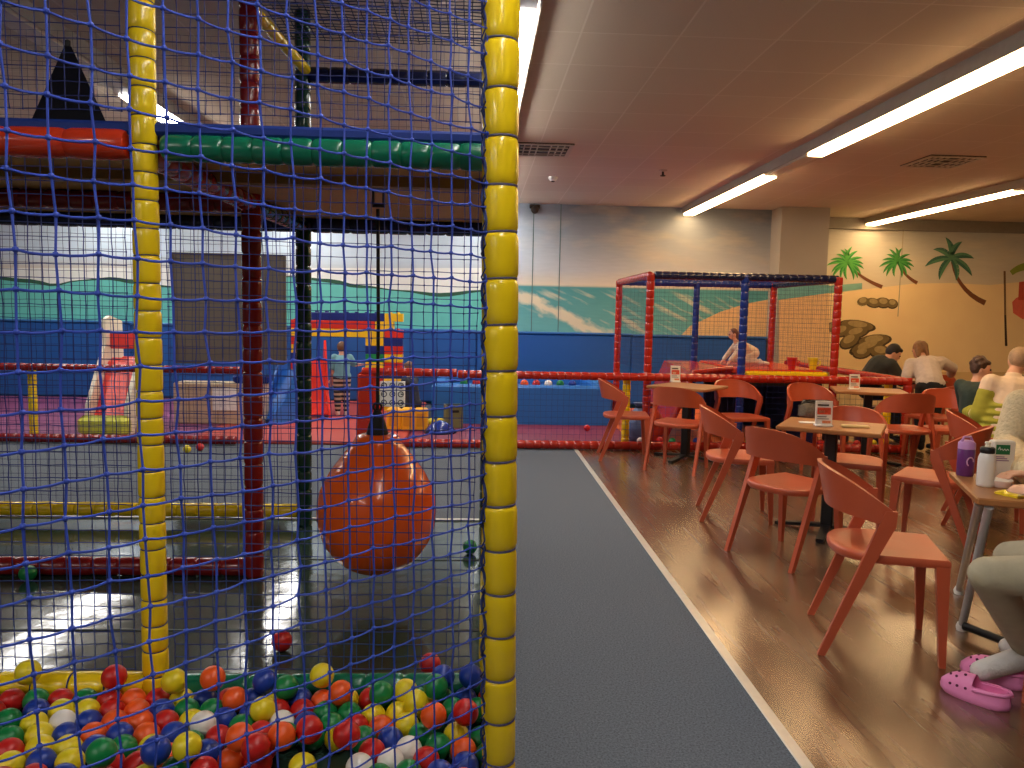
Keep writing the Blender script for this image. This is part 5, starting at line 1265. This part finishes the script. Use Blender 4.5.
# pink clogs
M_CLOG = mat('pink_foam', '#f08cc0', rough=.5, var=.05)
def clog(toe, heel, lab, L=.235):
    d = (toe - heel).normalized(); c = (toe + heel) / 2; rz = math.atan2(d.y, d.x) - PI / 2
    t = empty('clog', (c.x, c.y, 0), rz, lab, 'shoe')
    def hw(v):                           # half width along the length, v -1 heel .. 1 toe
        return .036 + .012 * math.sin(PI * (v + 1) / 2 * .9 + .25) if -.999 < v < .999 else .02
    def outline(k, n=11):
        a = [(hw(-1 + 2 * i / (n - 1)) * k * math.sqrt(max(.12, 1 - abs(-1 + 2 * i / (n - 1)) ** 6)), (-1 + 2 * i / (n - 1)) * L / 2) for i in range(n)]
        return a + [(-x_, y_) for x_, y_ in a[::-1]]
    o1 = outline(1.0); n_ = len(o1); vs = []; fs = []
    for z, k in ((0, .93), (.006, 1.0), (.022, 1.02), (.03, .98)): vs += [(x_ * k, y_ * k, z + (.008 * max(0, y_ / L * 2 - .5))) for x_, y_ in o1]
    for rr_ in range(3):
        for i in range(n_): j_ = (i + 1) % n_; fs.append((rr_ * n_ + i, rr_ * n_ + j_, (rr_ + 1) * n_ + j_, (rr_ + 1) * n_ + i))
    fs += [tuple(range(n_))[::-1], tuple(range(3 * n_, 4 * n_))]
    MB().add(vs, fs).build('sole', M_CLOG, t, True)
    # upper: dome over the front, low rim round the heel
    N, Mv = 14, 10; vo = []
    def up(i, j, off):
        v = -1 + 2 * i / N; a = PI * j / Mv
        if v < -.05: h = .040 + .012 * ((-.05 - v) / .95) ; 
        else: h = .072 * (1 - max(0, (v - .1) / .9) ** 2.6 * .72)
        ww = hw(v) * math.sqrt(max(.12, 1 - abs(v) ** 6)) - off
        return (ww * math.cos(a) * (1 if v > -.05 else 1), v * (L / 2 - off), .022 + (h - off) * math.sin(a) if v >= -.05 else .022 + (h - off) * min(1, math.sin(a) * 1.6))
    vs = [up(i, j, 0) for i in range(N + 1) for j in range(Mv + 1)] + [up(i, j, .006) for i in range(N + 1) for j in range(Mv + 1)]
    I = lambda i, j: i * (Mv + 1) + j; o = (N + 1) * (Mv + 1); fs = []
    for i in range(N):
        for j in range(Mv):
            if -1 + 2 * (i + .5) / N < -.05 and 2 <= j < Mv - 2: continue
            fs.append((I(i, j), I(i, j + 1), I(i + 1, j + 1), I(i + 1, j))); fs.append((o + I(i + 1, j), o + I(i + 1, j + 1), o + I(i, j + 1), o + I(i, j)))
    MB().add(vs, fs).build('upper', M_CLOG, t, True)
    hl = MB()
    for (v, aa) in [(.25, 70), (.25, 110), (.48, 55), (.48, 90), (.48, 125), (.68, 70), (.68, 110), (.15, 22), (.4, 22), (.62, 24), (.15, 158), (.4, 158), (.62, 156)]:
        h = .072 * (1 - max(0, (v - .1) / .9) ** 2.6 * .72); ww = hw(v) * math.sqrt(max(.12, 1 - abs(v) ** 6)); a = math.radians(aa)
        p = V((ww * math.cos(a), v * L / 2, .022 + h * math.sin(a))); nn = V((math.cos(a) / ww, 0, math.sin(a) / h)).normalized()
        hl.lathe(p - nn * .002, p + nn * .0012, [(0, .0052), (1, .0052)], 10)
    hl.build('vent_hole', mat('clog_hole', '#5a1838', rough=.8), t)
    MB().tube([(.045, -.005, .052), (.044, -.06, .058), (.03, -.105, .062), (0, -.122, .063), (-.03, -.105, .062), (-.044, -.06, .058), (-.045, -.005, .052)], .007, 8).build('heel_strap', M_CLOG, t, True)
clog(F(943, 683, .02), F(1008, 706, .02), 'pink clog in front with dark vent holes, lying empty on the wooden floor')
clog(F(967, 668, .02), F(1022, 684, .02), 'pink clog behind the empty one, under the white sock')

# ------------------------------------------------------------------ light and view
wd = bpy.data.worlds.new('world'); SC.world = wd; wd.use_nodes = True
wd.node_tree.nodes['Background'].inputs['Color'].default_value = (.02, .02, .022, 1)
vs_ = SC.view_settings; vs_.view_transform = 'Standard'; vs_.look = 'None'; vs_.gamma = 1; vs_.use_curve_mapping = False; vs_.exposure = 0.05
SC.cycles.use_denoising = True
SC.cycles.max_bounces = 8; SC.cycles.diffuse_bounces = 5; SC.cycles.glossy_bounces = 3
